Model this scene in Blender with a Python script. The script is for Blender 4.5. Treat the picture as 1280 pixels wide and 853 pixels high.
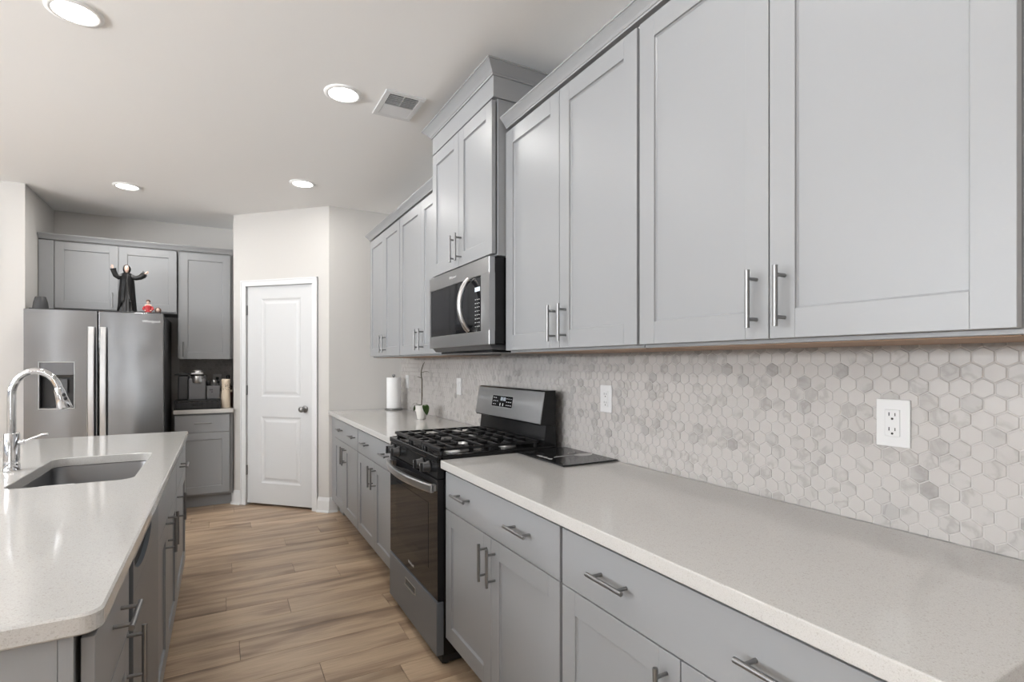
import bpy, bmesh, math, random
from mathutils import Vector, Matrix
PI = math.pi
random.seed(7)
SC = bpy.context.scene
COL = SC.collection
for o in list(bpy.data.objects):
    bpy.data.objects.remove(o)

# ------------------------------------------------------------------ camera
cam = bpy.data.cameras.new('camera')
cam.sensor_width = 36.0
cam.sensor_fit = 'HORIZONTAL'
cam.lens = 657.5 / 1280 * 36
cam.shift_y = 27.9 / 1280
cam.clip_start = 0.05
camo = bpy.data.objects.new('camera', cam)
COL.objects.link(camo)
camo.location = (0, 0, 1.339)
camo.rotation_euler = (PI / 2, 0, -0.5052)
SC.camera = camo

# ------------------------------------------------------------------ world, lights, exposure
w = bpy.data.worlds.new('world')
SC.world = w
w.use_nodes = True
w.node_tree.nodes['Background'].inputs[0].default_value = (0.75, 0.85, 1.0, 1)
w.node_tree.nodes['Background'].inputs[1].default_value = 0.6
SC.view_settings.view_transform = 'Standard'
SC.view_settings.look = 'None'
SC.view_settings.gamma = 1
SC.view_settings.use_curve_mapping = False
SC.view_settings.exposure = 0.0

CEIL = 2.754

def area(name, loc, rot, sx, sy, power, col=(1, 1, 1), shape='RECTANGLE', spread=PI):
    l = bpy.data.lights.new(name, 'AREA')
    l.shape = shape
    l.size = sx
    if shape in ('RECTANGLE', 'ELLIPSE'):
        l.size_y = sy
    l.energy = power
    l.color = col
    l.spread = spread
    o = bpy.data.objects.new(name, l)
    COL.objects.link(o)
    o.location = loc
    o.rotation_euler = rot
    return o

# added lamps in place of daylight, behind and to the left of the camera
WINL = [(-1.5, 0.5), (1.2, 3.2)]            # y ranges of unseen windows put in wall_left for light
WINB = [(-4.3, -3.95), (-3.18, -3.0), (-2.28, -2.1), (-1.78, -1.62)]         # x ranges of unseen slots in wall_rear, narrowed to streak the fridge
for a, b in WINL:
    area('daylight_left', (-5.12, (a + b) / 2, 1.75), (0, -PI / 2 - math.radians(68), 0), 1.4, b - a - .1, 420, (0.93, 0.965, 1.0))  # added lamp, tilted steeply up to brighten the ceiling
for a, b in WINB:
    area('daylight_rear', ((a + b) / 2, -4.12, 1.5), (PI / 2 + math.radians(15), 0, 0), b - a - .02, 1.9, 8, (0.93, 0.965, 1.0))  # added lamp for vertical streaks on the fridge steel

# ------------------------------------------------------------------ materials
MATS = {}

def mat(name, col, rough=0.5, metal=0.0, **k):
    if name in MATS:
        return MATS[name]
    m = bpy.data.materials.new(name)
    m.use_nodes = True
    nt = m.node_tree
    b = nt.nodes['Principled BSDF']
    b.inputs['Base Color'].default_value = (*col, 1)
    b.inputs['Roughness'].default_value = rough
    b.inputs['Metallic'].default_value = metal
    for kk, v in k.items():
        b.inputs[kk.replace('_', ' ')].default_value = v
    MATS[name] = m
    return m

def nodes(m):
    nt = m.node_tree
    return nt, nt.nodes['Principled BSDF'], nt.nodes, nt.links

def add_noise_bump(m, scale, strength, dist=0.001, stretch=None, detail=3):
    nt, b, N, L = nodes(m)
    tc = N.new('ShaderNodeTexCoord')
    mp = N.new('ShaderNodeMapping')
    if stretch:
        mp.inputs['Scale'].default_value = stretch
    nz = N.new('ShaderNodeTexNoise')
    nz.inputs['Scale'].default_value = scale
    nz.inputs['Detail'].default_value = detail
    bp = N.new('ShaderNodeBump')
    bp.inputs['Strength'].default_value = strength
    bp.inputs['Distance'].default_value = dist
    L.new(tc.outputs['Object'], mp.inputs['Vector'])
    L.new(mp.outputs['Vector'], nz.inputs['Vector'])
    L.new(nz.outputs['Fac'], bp.inputs['Height'])
    L.new(bp.outputs['Normal'], b.inputs['Normal'])
    return nz

M_wall = mat('painted_wall', (0.56, 0.543, 0.52), 0.7); add_noise_bump(M_wall, 160, .15)
M_ceil = mat('painted_ceiling', (0.87, 0.868, 0.86), 0.85); add_noise_bump(M_ceil, 90, .25)
M_trim = mat('white_trim', (0.68, 0.685, 0.69), 0.4)
M_door = mat('white_door', (0.60, 0.605, 0.61), 0.42); add_noise_bump(M_door, 90, .12, stretch=(1, 1, .12))
M_cab = mat('grey_cabinet_paint', (0.280, 0.285, 0.292), 0.38); add_noise_bump(M_cab, 220, .08, stretch=(1, 1, .1))
M_cabin = mat('cabinet_side_paint', (0.280, 0.285, 0.292), 0.45)
M_nickel = mat('brushed_nickel', (0.27, 0.27, 0.27), 0.40, 1.0)
M_chrome = mat('chrome', (0.62, 0.62, 0.63), 0.06, 1.0)
M_blk = mat('black_enamel', (0.008, 0.008, 0.0085), 0.16, Specular_IOR_Level=0.3)
M_iron = mat('cast_iron', (0.010, 0.010, 0.011), 0.42, Specular_IOR_Level=0.35); add_noise_bump(M_iron, 500, .2)
M_glass = mat('black_glass', (0.012, 0.012, 0.013), 0.04, Specular_IOR_Level=0.22)
M_win = mat('oven_window_glass', (0.016, 0.016, 0.018), 0.05, Specular_IOR_Level=0.16)
M_blkp = mat('black_plastic', (0.018, 0.018, 0.019), 0.35)
M_dkgrey = mat('dark_grey_metal', (0.06, 0.06, 0.062), 0.38, 0.3)
M_white = mat('white_plastic', (0.66, 0.66, 0.655), 0.3)
M_slot = mat('slot_dark', (0.01, 0.01, 0.01), 0.6)
M_alu = mat('aluminium', (0.72, 0.72, 0.72), 0.35, 1.0)
M_under = mat('raw_wood_underside', (0.33, 0.21, 0.135), 0.6); add_noise_bump(M_under, 60, .2, stretch=(8, 1, 1))
M_paper = mat('paper_towel', (0.86, 0.86, 0.86), 0.9); add_noise_bump(M_paper, 400, .5, .002)
M_pot = mat('white_ceramic', (0.72, 0.70, 0.66), 0.2)
M_leaf = mat('orchid_leaf', (0.06, 0.13, 0.022), 0.35)
M_stem = mat('orchid_stem', (0.075, 0.06, 0.035), 0.6)
M_soil = mat('bark', (0.08, 0.05, 0.03), 0.9)
M_text = mat('light_lettering', (0.75, 0.75, 0.75), 0.4)
M_tdark = mat('silver_lettering', (0.85, 0.85, 0.86), 0.25, 0.6)
M_robe = mat('black_robe', (0.007, 0.007, 0.0075), 0.45)
M_robe2 = mat('dark_grey_robe', (0.017, 0.0165, 0.017), 0.5)
M_skin = mat('pale_face', (0.72, 0.52, 0.43), 0.5)
M_lip = mat('painted_lips', (0.45, 0.12, 0.1), 0.5)
M_hair = mat('brown_hair', (0.09, 0.035, 0.02), 0.5)
M_red = mat('red_dress', (0.42, 0.02, 0.025), 0.5)
M_cream = mat('cream_bottle', (0.78, 0.66, 0.52), 0.35)
M_amber = mat('dark_amber_bottle', (0.035, 0.015, 0.012), 0.15)
M_kgrey = mat('coffee_maker_grey', (0.15, 0.15, 0.155), 0.32, 0.4)
M_ktank = mat('smoked_water_tank', (0.07, 0.07, 0.072), 0.12)
M_vase = mat('charcoal_vase', (0.045, 0.045, 0.047), 0.6)
M_sink = mat('sink_steel', (0.20, 0.20, 0.205), 0.3, 1.0)

def steel(name, col, rough, aniso=0.75, wav=0.0):
    m = mat(name, col, rough, 1.0)
    nt, b, N, L = nodes(m)
    b.inputs['Anisotropic'].default_value = aniso
    b.inputs['Anisotropic Rotation'].default_value = 0.25
    t = N.new('ShaderNodeTangent')
    t.direction_type = 'RADIAL'
    t.axis = 'Z'
    L.new(t.outputs[0], b.inputs['Tangent'])
    tc = N.new('ShaderNodeTexCoord')
    mp = N.new('ShaderNodeMapping')
    mp.inputs['Scale'].default_value = (1, 1, 60)
    nz = N.new('ShaderNodeTexNoise')
    nz.inputs['Scale'].default_value = 12
    nz.inputs['Detail'].default_value = 4
    mr = N.new('ShaderNodeMapRange')
    mr.inputs['To Min'].default_value = rough - .012
    mr.inputs['To Max'].default_value = rough + .015
    L.new(tc.outputs['Object'], mp.inputs['Vector'])
    L.new(mp.outputs['Vector'], nz.inputs['Vector'])
    L.new(nz.outputs['Fac'], mr.inputs['Value'])
    L.new(mr.outputs[0], b.inputs['Roughness'])
    if wav:
        n2 = N.new('ShaderNodeTexNoise')
        n2.inputs['Scale'].default_value = 2.2
        n2.inputs['Detail'].default_value = 1
        bp = N.new('ShaderNodeBump')
        bp.inputs['Strength'].default_value = wav
        bp.inputs['Distance'].default_value = 0.02
        L.new(tc.outputs['Object'], n2.inputs['Vector'])
        L.new(n2.outputs['Fac'], bp.inputs['Height'])
        L.new(bp.outputs['Normal'], b.inputs['Normal'])
    return m

M_steel = steel('stainless_steel', (0.25, 0.252, 0.256), 0.2, 0.95, 0.2)
M_steel2 = steel('stainless_range', (0.46, 0.465, 0.47), 0.30, 0.6)
M_steel3 = mat('satin_handle_steel', (0.58, 0.58, 0.58), 0.28, 1.0)

M_dw = mat('dishwasher_steel', (0.17, 0.187, 0.208), 0.36, 0.45)
add_noise_bump(M_dw, 30, .05, stretch=(1, 1, 30))

def quartz():
    m = mat('white_quartz', (0.6, 0.58, 0.55), 0.1, Specular_IOR_Level=0.6)
    nt, b, N, L = nodes(m)
    tc = N.new('ShaderNodeTexCoord')
    v = N.new('ShaderNodeTexVoronoi'); v.inputs['Scale'].default_value = 420
    nz = N.new('ShaderNodeTexNoise'); nz.inputs['Scale'].default_value = 520; nz.inputs['Detail'].default_value = 2
    cr = N.new('ShaderNodeValToRGB')
    cr.color_ramp.elements[0].position = 0.33; cr.color_ramp.elements[0].color = (0.475, 0.46, 0.44, 1)
    cr.color_ramp.elements[1].position = 0.47; cr.color_ramp.elements[1].color = (0.52, 0.508, 0.488, 1)
    e = cr.color_ramp.elements.new(0.75); e.color = (0.555, 0.542, 0.522, 1)
    r2 = N.new('ShaderNodeValToRGB')
    r2.color_ramp.elements[0].position = 0.04; r2.color_ramp.elements[0].color = (0.84, 0.82, 0.80, 1)
    r2.color_ramp.elements[1].position = 0.10; r2.color_ramp.elements[1].color = (1, 1, 1, 1)
    sep = N.new('ShaderNodeSeparateColor')
    mx = N.new('ShaderNodeMix'); mx.data_type = 'RGBA'; mx.blend_type = 'MULTIPLY'; mx.inputs['Factor'].default_value = 0.9
    L.new(tc.outputs['Object'], v.inputs['Vector']); L.new(tc.outputs['Object'], nz.inputs['Vector'])
    L.new(nz.outputs['Fac'], cr.inputs['Fac'])
    L.new(v.outputs['Color'], sep.inputs[0]); L.new(sep.outputs[0], r2.inputs['Fac'])
    L.new(cr.outputs['Color'], mx.inputs['A']); L.new(r2.outputs['Color'], mx.inputs['B'])
    L.new(mx.outputs['Result'], b.inputs['Base Color'])
    return m
M_quartz = quartz()

def hexmat():
    m = mat('marble_hex_tile', (0.6, 0.57, 0.54), 0.35)
    nt, b, N, L = nodes(m)
    g = N.new('ShaderNodeNewGeometry')
    tc = N.new('ShaderNodeTexCoord')
    cr = N.new('ShaderNodeValToRGB')
    els = cr.color_ramp.elements
    els[0].position = 0.0; els[0].color = (0.345, 0.328, 0.315, 1)
    els[1].position = 1.0; els[1].color = (0.455, 0.432, 0.414, 1)
    for p, c in ((0.035, (0.385, 0.367, 0.352)), (0.075, (0.43, 0.409, 0.392)), (0.3, (0.448, 0.426, 0.408))):
        e = els.new(p); e.color = (*c, 1)
    L.new(g.outputs['Random Per Island'], cr.inputs['Fac'])
    add = N.new('ShaderNodeVectorMath'); add.operation = 'ADD'
    mul = N.new('ShaderNodeMath'); mul.operation = 'MULTIPLY'; mul.inputs[1].default_value = 37
    L.new(g.outputs['Random Per Island'], mul.inputs[0])
    L.new(tc.outputs['Object'], add.inputs[0]); L.new(mul.outputs[0], add.inputs[1])
    nz = N.new('ShaderNodeTexNoise'); nz.inputs['Scale'].default_value = 15; nz.inputs['Detail'].default_value = 6
    nz.inputs['Distortion'].default_value = 0.5
    L.new(add.outputs[0], nz.inputs['Vector'])
    r2 = N.new('ShaderNodeValToRGB')
    r2.color_ramp.elements[0].position = 0.44; r2.color_ramp.elements[0].color = (1, 1, 1, 1)
    r2.color_ramp.elements[1].position = 0.60; r2.color_ramp.elements[1].color = (1, 1, 1, 1)
    e = r2.color_ramp.elements.new(0.505); e.color = (0.80, 0.79, 0.78, 1)
    L.new(nz.outputs['Fac'], r2.inputs['Fac'])
    # veins only on part of the tiles
    gt = N.new('ShaderNodeMath'); gt.operation = 'LESS_THAN'; gt.inputs[1].default_value = 0.42
    L.new(g.outputs['Random Per Island'], gt.inputs[0])
    mx = N.new('ShaderNodeMix'); mx.data_type = 'RGBA'; mx.blend_type = 'MULTIPLY'
    L.new(gt.outputs[0], mx.inputs['Factor'])
    L.new(cr.outputs['Color'], mx.inputs['A']); L.new(r2.outputs['Color'], mx.inputs['B'])
    L.new(mx.outputs['Result'], b.inputs['Base Color'])
    return m
M_hex = hexmat()
M_grout = mat('light_grout', (0.53, 0.507, 0.488), 0.8)

def plankmat():
    m = mat('oak_plank', (0.4, 0.27, 0.17), 0.32, Specular_IOR_Level=0.4)
    nt, b, N, L = nodes(m)
    g = N.new('ShaderNodeNewGeometry'); tc = N.new('ShaderNodeTexCoord')
    mul = N.new('ShaderNodeMath'); mul.operation = 'MULTIPLY'; mul.inputs[1].default_value = 91
    L.new(g.outputs['Random Per Island'], mul.inputs[0])
    add = N.new('ShaderNodeVectorMath'); add.operation = 'ADD'
    L.new(tc.outputs['Object'], add.inputs[0]); L.new(mul.outputs[0], add.inputs[1])
    mp = N.new('ShaderNodeMapping'); mp.inputs['Scale'].default_value = (0.9, 6.5, 1)
    L.new(add.outputs[0], mp.inputs['Vector'])
    nz = N.new('ShaderNodeTexNoise'); nz.inputs['Scale'].default_value = 1.7; nz.inputs['Detail'].default_value = 5
    nz.inputs['Distortion'].default_value = 0.6
    L.new(mp.outputs[0], nz.inputs['Vector'])
    cr = N.new('ShaderNodeValToRGB')
    els = cr.color_ramp.elements
    els[0].position = 0.30; els[0].color = (0.25, 0.17, 0.115, 1)
    els[1].position = 0.70; els[1].color = (0.60, 0.45, 0.31, 1)
    e = els.new(0.44); e.color = (0.41, 0.29, 0.195, 1)
    e = els.new(0.55); e.color = (0.53, 0.39, 0.265, 1)
    L.new(nz.outputs['Fac'], cr.inputs['Fac'])
    mp2 = N.new('ShaderNodeMapping'); mp2.inputs['Scale'].default_value = (3, 70, 1)
    L.new(add.outputs[0], mp2.inputs['Vector'])
    n2 = N.new('ShaderNodeTexNoise'); n2.inputs['Scale'].default_value = 2.5; n2.inputs['Detail'].default_value = 4
    L.new(mp2.outputs[0], n2.inputs['Vector'])
    mr = N.new('ShaderNodeMapRange'); mr.inputs['From Min'].default_value = .3; mr.inputs['From Max'].default_value = .7
    mr.inputs['To Min'].default_value = .84; mr.inputs['To Max'].default_value = 1.08
    L.new(n2.outputs['Fac'], mr.inputs['Value'])
    mr2 = N.new('ShaderNodeMapRange'); mr2.inputs['To Min'].default_value = .76; mr2.inputs['To Max'].default_value = 1.0
    L.new(g.outputs['Random Per Island'], mr2.inputs['Value'])
    mm = N.new('ShaderNodeMath'); mm.operation = 'MULTIPLY'
    L.new(mr.outputs[0], mm.inputs[0]); L.new(mr2.outputs[0], mm.inputs[1])
    vm = N.new('ShaderNodeVectorMath'); vm.operation = 'SCALE'
    L.new(cr.outputs['Color'], vm.inputs[0]); L.new(mm.outputs[0], vm.inputs['Scale'])
    L.new(vm.outputs[0], b.inputs['Base Color'])
    bp = N.new('ShaderNodeBump'); bp.inputs['Strength'].default_value = .15; bp.inputs['Distance'].default_value = .001
    L.new(n2.outputs['Fac'], bp.inputs['Height']); L.new(bp.outputs['Normal'], b.inputs['Normal'])
    return m
M_plank = plankmat()
M_seam = mat('plank_seam', (0.08, 0.055, 0.04), 0.8)

def emis(name, col, s):
    m = mat(name, col, .5)
    nt, b, N, L = nodes(m)
    b.inputs['Emission Color'].default_value = (*col, 1)
    b.inputs['Emission Strength'].default_value = s
    return m
M_ring = mat('lamp_trim_white', (0.86, 0.86, 0.85), 0.4)
M_lens = emis('lamp_lens', (1.0, 0.97, 0.93), 6.0)
M_disp = emis('display_digits', (0.55, 0.62, 0.7), 0.35)

# ------------------------------------------------------------------ mesh helpers
class MB:
    def __init__(s):
        s.bm = bmesh.new()
        s.mats = []
    def mi(s, m):
        if m not in s.mats:
            s.mats.append(m)
        return s.mats.index(m)
    def _merge(s, b2, m, smooth=False, M=None):
        i = s.mi(m)
        if M is not None:
            bmesh.ops.transform(b2, matrix=M, verts=b2.verts)
        vm = {}
        for v in b2.verts:
            vm[v] = s.bm.verts.new(v.co)
        for f in b2.faces:
            try:
                nf = s.bm.faces.new([vm[v] for v in f.verts])
            except ValueError:
                continue
            nf.material_index = i
            nf.smooth = smooth
        b2.free()
    def box(s, x0, x1, y0, y1, z0, z1, m, bev=0.0, seg=1, M=None):
        b = bmesh.new()
        vs = [b.verts.new((x, y, z)) for x in (x0, x1) for y in (y0, y1) for z in (z0, z1)]
        for q in ((0, 1, 3, 2), (4, 6, 7, 5), (0, 4, 5, 1), (2, 3, 7, 6), (0, 2, 6, 4), (1, 5, 7, 3)):
            b.faces.new([vs[i] for i in q])
        if bev > 0:
            bmesh.ops.bevel(b, geom=b.edges[:], offset=bev, segments=seg, affect='EDGES', profile=0.6)
        s._merge(b, m, False, M)
        return s
    def tube(s, pts, r, m, n=12, caps=True, rz=None):
        """swept tube along points; r a number or list"""
        pts = [Vector(p) for p in pts]
        rs = r if isinstance(r, (list, tuple)) else [r] * len(pts)
        b = bmesh.new()
        rings = []
        t0 = (pts[1] - pts[0]).normalized()
        up = Vector((0, 0, 1)) if abs(t0.z) < .9 else Vector((1, 0, 0))
        nrm = (up - t0 * up.dot(t0)).normalized()
        for i, p in enumerate(pts):
            if i == 0: t = pts[1] - pts[0]
            elif i == len(pts) - 1: t = pts[-1] - pts[-2]
            else: t = (pts[i + 1] - pts[i]).normalized() + (pts[i] - pts[i - 1]).normalized()
            t.normalize()
            nrm = (nrm - t * nrm.dot(t)).normalized()
            bi = t.cross(nrm)
            k = rz if rz else 1.0
            rings.append([b.verts.new(p + (nrm * math.cos(a) * k + bi * math.sin(a)) * rs[i]) for a in [2 * PI * j / n for j in range(n)]])
        for i in range(len(rings) - 1):
            for j in range(n):
                b.faces.new((rings[i][j], rings[i][(j + 1) % n], rings[i + 1][(j + 1) % n], rings[i + 1][j]))
        i = s.mi(m)
        s._merge(b, m, True)
        if caps:
            c = bmesh.new()
            for ri, rev in ((0, True), (-1, False)):
                p = pts[ri]
                # rebuild ring coordinates for the caps
                vs = s.bm.verts
                vs.ensure_lookup_table()
                base = len(vs) - n * len(pts)
                off = base if ri == 0 else len(vs) - n
                ring = [Vector(vs[off + j].co) for j in range(n)]
                capv = [c.verts.new(q) for q in (ring[::-1] if rev else ring)]
                c.faces.new(capv)
                if ri == 0:
                    capA = ring
            # caps must be merged after reading both rings
            s._merge(c, m, False)
        return s
    def cyl(s, p0, p1, r, m, n=20):
        return s.tube([p0, p1], r, m, n)
    def lathe(s, prof, m, center=(0, 0, 0), n=32, sx=1, sy=1, smooth=True, cap=True, M=None):
        b = bmesh.new()
        rings = []
        for r, z in prof:
            rings.append([b.verts.new((center[0] + r * sx * math.cos(2 * PI * j / n), center[1] + r * sy * math.sin(2 * PI * j / n), center[2] + z)) for j in range(n)])
        for i in range(len(rings) - 1):
            for j in range(n):
                b.faces.new((rings[i][j], rings[i][(j + 1) % n], rings[i + 1][(j + 1) % n], rings[i + 1][j]))
        if cap:
            b.faces.new(rings[0][::-1]); b.faces.new(rings[-1])
        s._merge(b, m, smooth, M)
        return s
    def ell(s, c, rx, ry, rz, m, n=18, M=None):
        b = bmesh.new()
        bmesh.ops.create_uvsphere(b, u_segments=n, v_segments=max(8, n // 2 + 2), radius=1)
        bmesh.ops.transform(b, matrix=Matrix.Translation(c) @ Matrix.Diagonal((rx, ry, rz, 1)), verts=b.verts)
        s._merge(b, m, True, M)
        return s
    def prism(s, poly, axis, a0, a1, m, bev=0, M=None):
        """poly of 2-d points extruded along an axis. axis 'x': pts=(y,z); 'y': (x,z); 'z': (x,y)"""
        b = bmesh.new()
        def P(p, a):
            return {'x': (a, p[0], p[1]), 'y': (p[0], a, p[1]), 'z': (p[0], p[1], a)}[axis]
        A = [b.verts.new(P(p, a0)) for p in poly]
        B = [b.verts.new(P(p, a1)) for p in poly]
        b.faces.new(A[::-1]); b.faces.new(B)
        k = len(poly)
        for i in range(k):
            b.faces.new((A[i], A[(i + 1) % k], B[(i + 1) % k], B[i]))
        bmesh.ops.recalc_face_normals(b, faces=b.faces[:])
        if bev:
            bmesh.ops.bevel(b, geom=b.edges[:], offset=bev, segments=2, affect='EDGES')
        s._merge(b, m, False, M)
        return s
    def quad(s, pts, m):
        vs = [s.bm.verts.new(p) for p in pts]
        f = s.bm.faces.new(vs)
        f.material_index = s.mi(m)
        return s
    def build(s, name, parent=None, recalc=True):
        if recalc:
            bmesh.ops.recalc_face_normals(s.bm, faces=s.bm.faces[:])
        me = bpy.data.meshes.new(name)
        s.bm.to_mesh(me)
        s.bm.free()
        for m in s.mats:
            me.materials.append(m)
        o = bpy.data.objects.new(name, me)
        COL.objects.link(o)
        if parent:
            o.parent = parent
        return o

def tag(o, label, cat=None, group=None):
    o['label'] = label
    if cat: o['category'] = cat
    if group: o['group'] = group
    return o

def empty(name, label, cat, loc=(0, 0, 0), rz=0.0, group=None):
    o = bpy.data.objects.new(name, None)
    COL.objects.link(o)
    o.location = loc
    o.rotation_euler = (0, 0, rz)
    o.empty_display_size = .1
    return tag(o, label, cat, group)

def struct(mb, name):
    o = mb.build(name)
    o['kind'] = 'structure'
    return o

def text(name, s, size, M, m, parent, depth=0.0006, bold=False):
    cu = bpy.data.curves.new(name, 'FONT')
    cu.body = s
    cu.size = size
    cu.extrude = depth
    cu.align_x = 'CENTER'
    cu.align_y = 'CENTER'
    if bold:
        cu.offset = size * 0.02
    t = bpy.data.objects.new(name + '_t', cu)
    COL.objects.link(t)
    bpy.context.view_layer.update()
    me = bpy.data.meshes.new_from_object(t.evaluated_get(bpy.context.evaluated_depsgraph_get()))
    bpy.data.objects.remove(t)
    me.transform(M)
    me.materials.clear()
    me.materials.append(m)
    o = bpy.data.objects.new(name, me)
    COL.objects.link(o)
    o.parent = parent
    return o
# text standing on a local front face (reads along +x, up +z, faces -y)
def TF(x, y, z, roll=0):
    return Matrix.Translation((x, y, z)) @ Matrix.Rotation(roll, 4, 'Y') @ Matrix.Rotation(PI / 2, 4, 'X')

RW = -PI / 2      # facing -X (things along the right wall)
IW = PI / 2       # facing +X (island aisle side)

# ------------------------------------------------------------------ structure
WX = 1.5147
BACK = 6.30
REAR = -4.0
LEFT = -5.0

fl = MB()
fl.box(LEFT - .1, WX + .2, REAR - .1, BACK + .1, -0.08, -0.004, M_seam)
rows = []
y = 3.995 - 0.19 * 43
joints = {3.805: .062, 3.615: .415, 3.425: .66, 3.235: .025, 3.045: .33, 2.855: -.4, 2.665: .076, 2.475: .8, 2.285: .385, 3.995: .83, 4.185: .42}
G = 0.0008
while y < BACK + .1:
    j0 = None
    for k, v in joints.items():
        if abs(k - y) < .03: j0 = v
    if j0 is None: j0 = random.uniform(-.6, .6)
    x = j0
    while x > LEFT: x -= 1.22
    while x < WX + .1:
        xa, xb = max(x, LEFT - .05), min(x + 1.22, WX + .15)
        if xb > xa + .01:
            fl.box(xa + G, xb - G, y + G, y + .19 - G, -.004, 0, M_plank, bev=.0007)
        x += 1.22
    y += .19
struct(fl, 'floor')

c = MB()
c.box(LEFT - .1, WX + .2, REAR - .1, BACK + .1, CEIL, CEIL + .1, M_ceil)
struct(c, 'ceiling')
c = MB(); c.box(WX + .004, WX + .15, REAR, BACK, 0, CEIL, M_wall); struct(c, 'wall_right')
c = MB(); c.box(-1.5, WX + .1, BACK, BACK + .1, 0, CEIL, M_wall); struct(c, 'wall_back')
# pantry: side wall, angled wall with door opening, left return
PX, PY = 0.8484, 4.9309
QX, QY = 0.1045, 5.6748
c = MB(); c.box(PX + .07, WX + .004, PY, PY + .1, 0, CEIL, M_wall)
c.prism([(PX, PY), (PX + .0707, PY + .0), (PX + .0707, PY + .1)], 'z', 0, CEIL, M_wall)
struct(c, 'wall_pantry_side')
c = MB(); c.box(QX, QX + .1, QY + .1, BACK, 0, CEIL, M_wall); struct(c, 'wall_pantry_return')
LD = math.hypot(PX - QX, PY - QY)
def diag_obj(mb, name, kind=True):
    o = mb.build(name)
    o.location = (QX, QY, 0)
    o.rotation_euler = (0, 0, -PI / 4)
    if kind: o['kind'] = 'structure'
    return o
# local x: 0 (left end) .. LD (right end); t measured from the right in the notes -> x = LD - t
DX0, DX1, DH = LD - .905, LD - .170, 2.066
c = MB()
c.box(0, DX0 - .02, 0, .1, 0, CEIL, M_wall)
c.box(DX1 + .02, LD, 0, .1, 0, CEIL, M_wall)
c.box(DX0 - .02, DX1 + .02, 0, .1, DH + .02, CEIL, M_wall)
diag_obj(c, 'wall_pantry_angle')
# door casing
c = MB()
def casing(x0, x1, z0, z1):
    c.box(x0, x1, -.012, .0, z0, z1, M_trim, bev=.002)
cw = .055
c.box(DX0 - cw, DX0 + .002, -.014, -.0005, 0.0, DH + cw, M_trim, bev=.003, seg=2)
c.box(DX1 - .002, DX1 + cw, -.014, -.0005, 0.0, DH + cw, M_trim, bev=.003, seg=2)
c.box(DX0 - cw, DX1 + cw, -.0145, -.0005, DH - .002, DH + cw, M_trim, bev=.003, seg=2)
c.box(DX0 - cw, DX0 - cw + .014, -.019, -.0005, 0, DH + cw, M_trim, bev=.003, seg=2)
c.box(DX1 + cw - .014, DX1 + cw, -.019, -.0005, 0, DH + cw, M_trim, bev=.003, seg=2)
c.box(DX0 - cw, DX1 + cw, -.019, -.0005, DH + cw - .014, DH + cw, M_trim, bev=.003, seg=2)
# jambs
c.box(DX0 - .019, DX0 - .003, 0, .1, 0, DH + .002, M_trim)
c.box(DX1 + .003, DX1 + .019, 0, .1, 0, DH + .002, M_trim)
c.box(DX0 - .019, DX1 + .019, 0, .1, DH + .003, DH + .019, M_trim)
diag_obj(c, 'trim_1')
# unseen backing added so the gap under the door reads dark
c = MB(); c.box(DX0, DX1, .35, .37, 0, CEIL, M_wall); diag_obj(c, 'wall_pantry_inner')
# the door
dr = bpy.data.objects.new('door_1', None)
COL.objects.link(dr)
dr.location = (QX, QY, 0); dr.rotation_euler = (0, 0, -PI / 4)
dr['kind'] = 'structure'
c = MB()
Y0 = 0.012
def moulded(mb, x0, x1, z0, z1, panels, y0, th, m):
    # slab front split around moulded panels
    mb.box(x0, x1, y0 + .008, y0 + th, z0, z1, m)
    zs = sorted(panels, key=lambda p: p[2])
    px0, px1 = zs[0][0], zs[0][1]
    mb.quad([(x0, y0, z0), (px0, y0, z0), (px0, y0, z1), (x0, y0, z1)], m)
    mb.quad([(px1, y0, z0), (x1, y0, z0), (x1, y0, z1), (px1, y0, z1)], m)
    prev = z0
    for p in zs + [(px0, px1, z1, z1)]:
        mb.quad([(px0, y0, prev), (px1, y0, prev), (px1, y0, p[2]), (px0, y0, p[2])], m)
        prev = p[3]
    for a, b, e, f in zs:
        loops = [(0, 0), (.016, .0075), (.03, .0075), (.052, .002)]
        L = []
        for ins, d in loops:
            L.append([(a + ins, y0 + d, e + ins), (b - ins, y0 + d, e + ins), (b - ins, y0 + d, f - ins), (a + ins, y0 + d, f - ins)])
        for i in range(3):
            for j in range(4):
                mb.quad([L[i][j], L[i][(j + 1) % 4], L[i + 1][(j + 1) % 4], L[i + 1][j]], m)
        mb.quad(L[-1], m)
    # edges
    for X in (x0, x1):
        mb.quad([(X, y0, z0), (X, y0 + .008, z0), (X, y0 + .008, z1), (X, y0, z1)], m)
    for Z in (z0, z1):
        mb.quad([(x0, y0, Z), (x1, y0, Z), (x1, y0 + .008, Z), (x0, y0 + .008, Z)], m)
pxa, pxb = LD - .745, LD - .308
moulded(c, DX0 + .002, DX1 - .002, .022, DH - .003, [(pxa, pxb, .215, .84), (pxa, pxb, 1.025, 1.945)], Y0, .035, M_door)
pan = c.build('door_slab', dr, recalc=False)
c = MB()
kx = LD - .262
c.lathe([(.032, 0), (.032, .004), (.026, .008), (.012, .012), (.011, .03), (.018, .036), (.026, .044), (.028, .054), (.024, .064), (.012, .07), (.002, .071)], M_nickel,
        M=Matrix.Translation((kx, Y0, .92)) @ Matrix.Rotation(PI / 2, 4, 'X'))
k = c.build('door_knob', dr)
for hz in (1.84, 1.085, .33):
    c = MB()
    c.box(DX0 - .008, DX0 + .008, Y0 - .009, Y0 - .0005, hz - .045, hz + .045, M_nickel, bev=.001)
    c.cyl((DX0, Y0 - .013, hz - .047), (DX0, Y0 - .013, hz + .047), .005, M_nickel, 12)
    c.build('hinge', dr)

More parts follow.
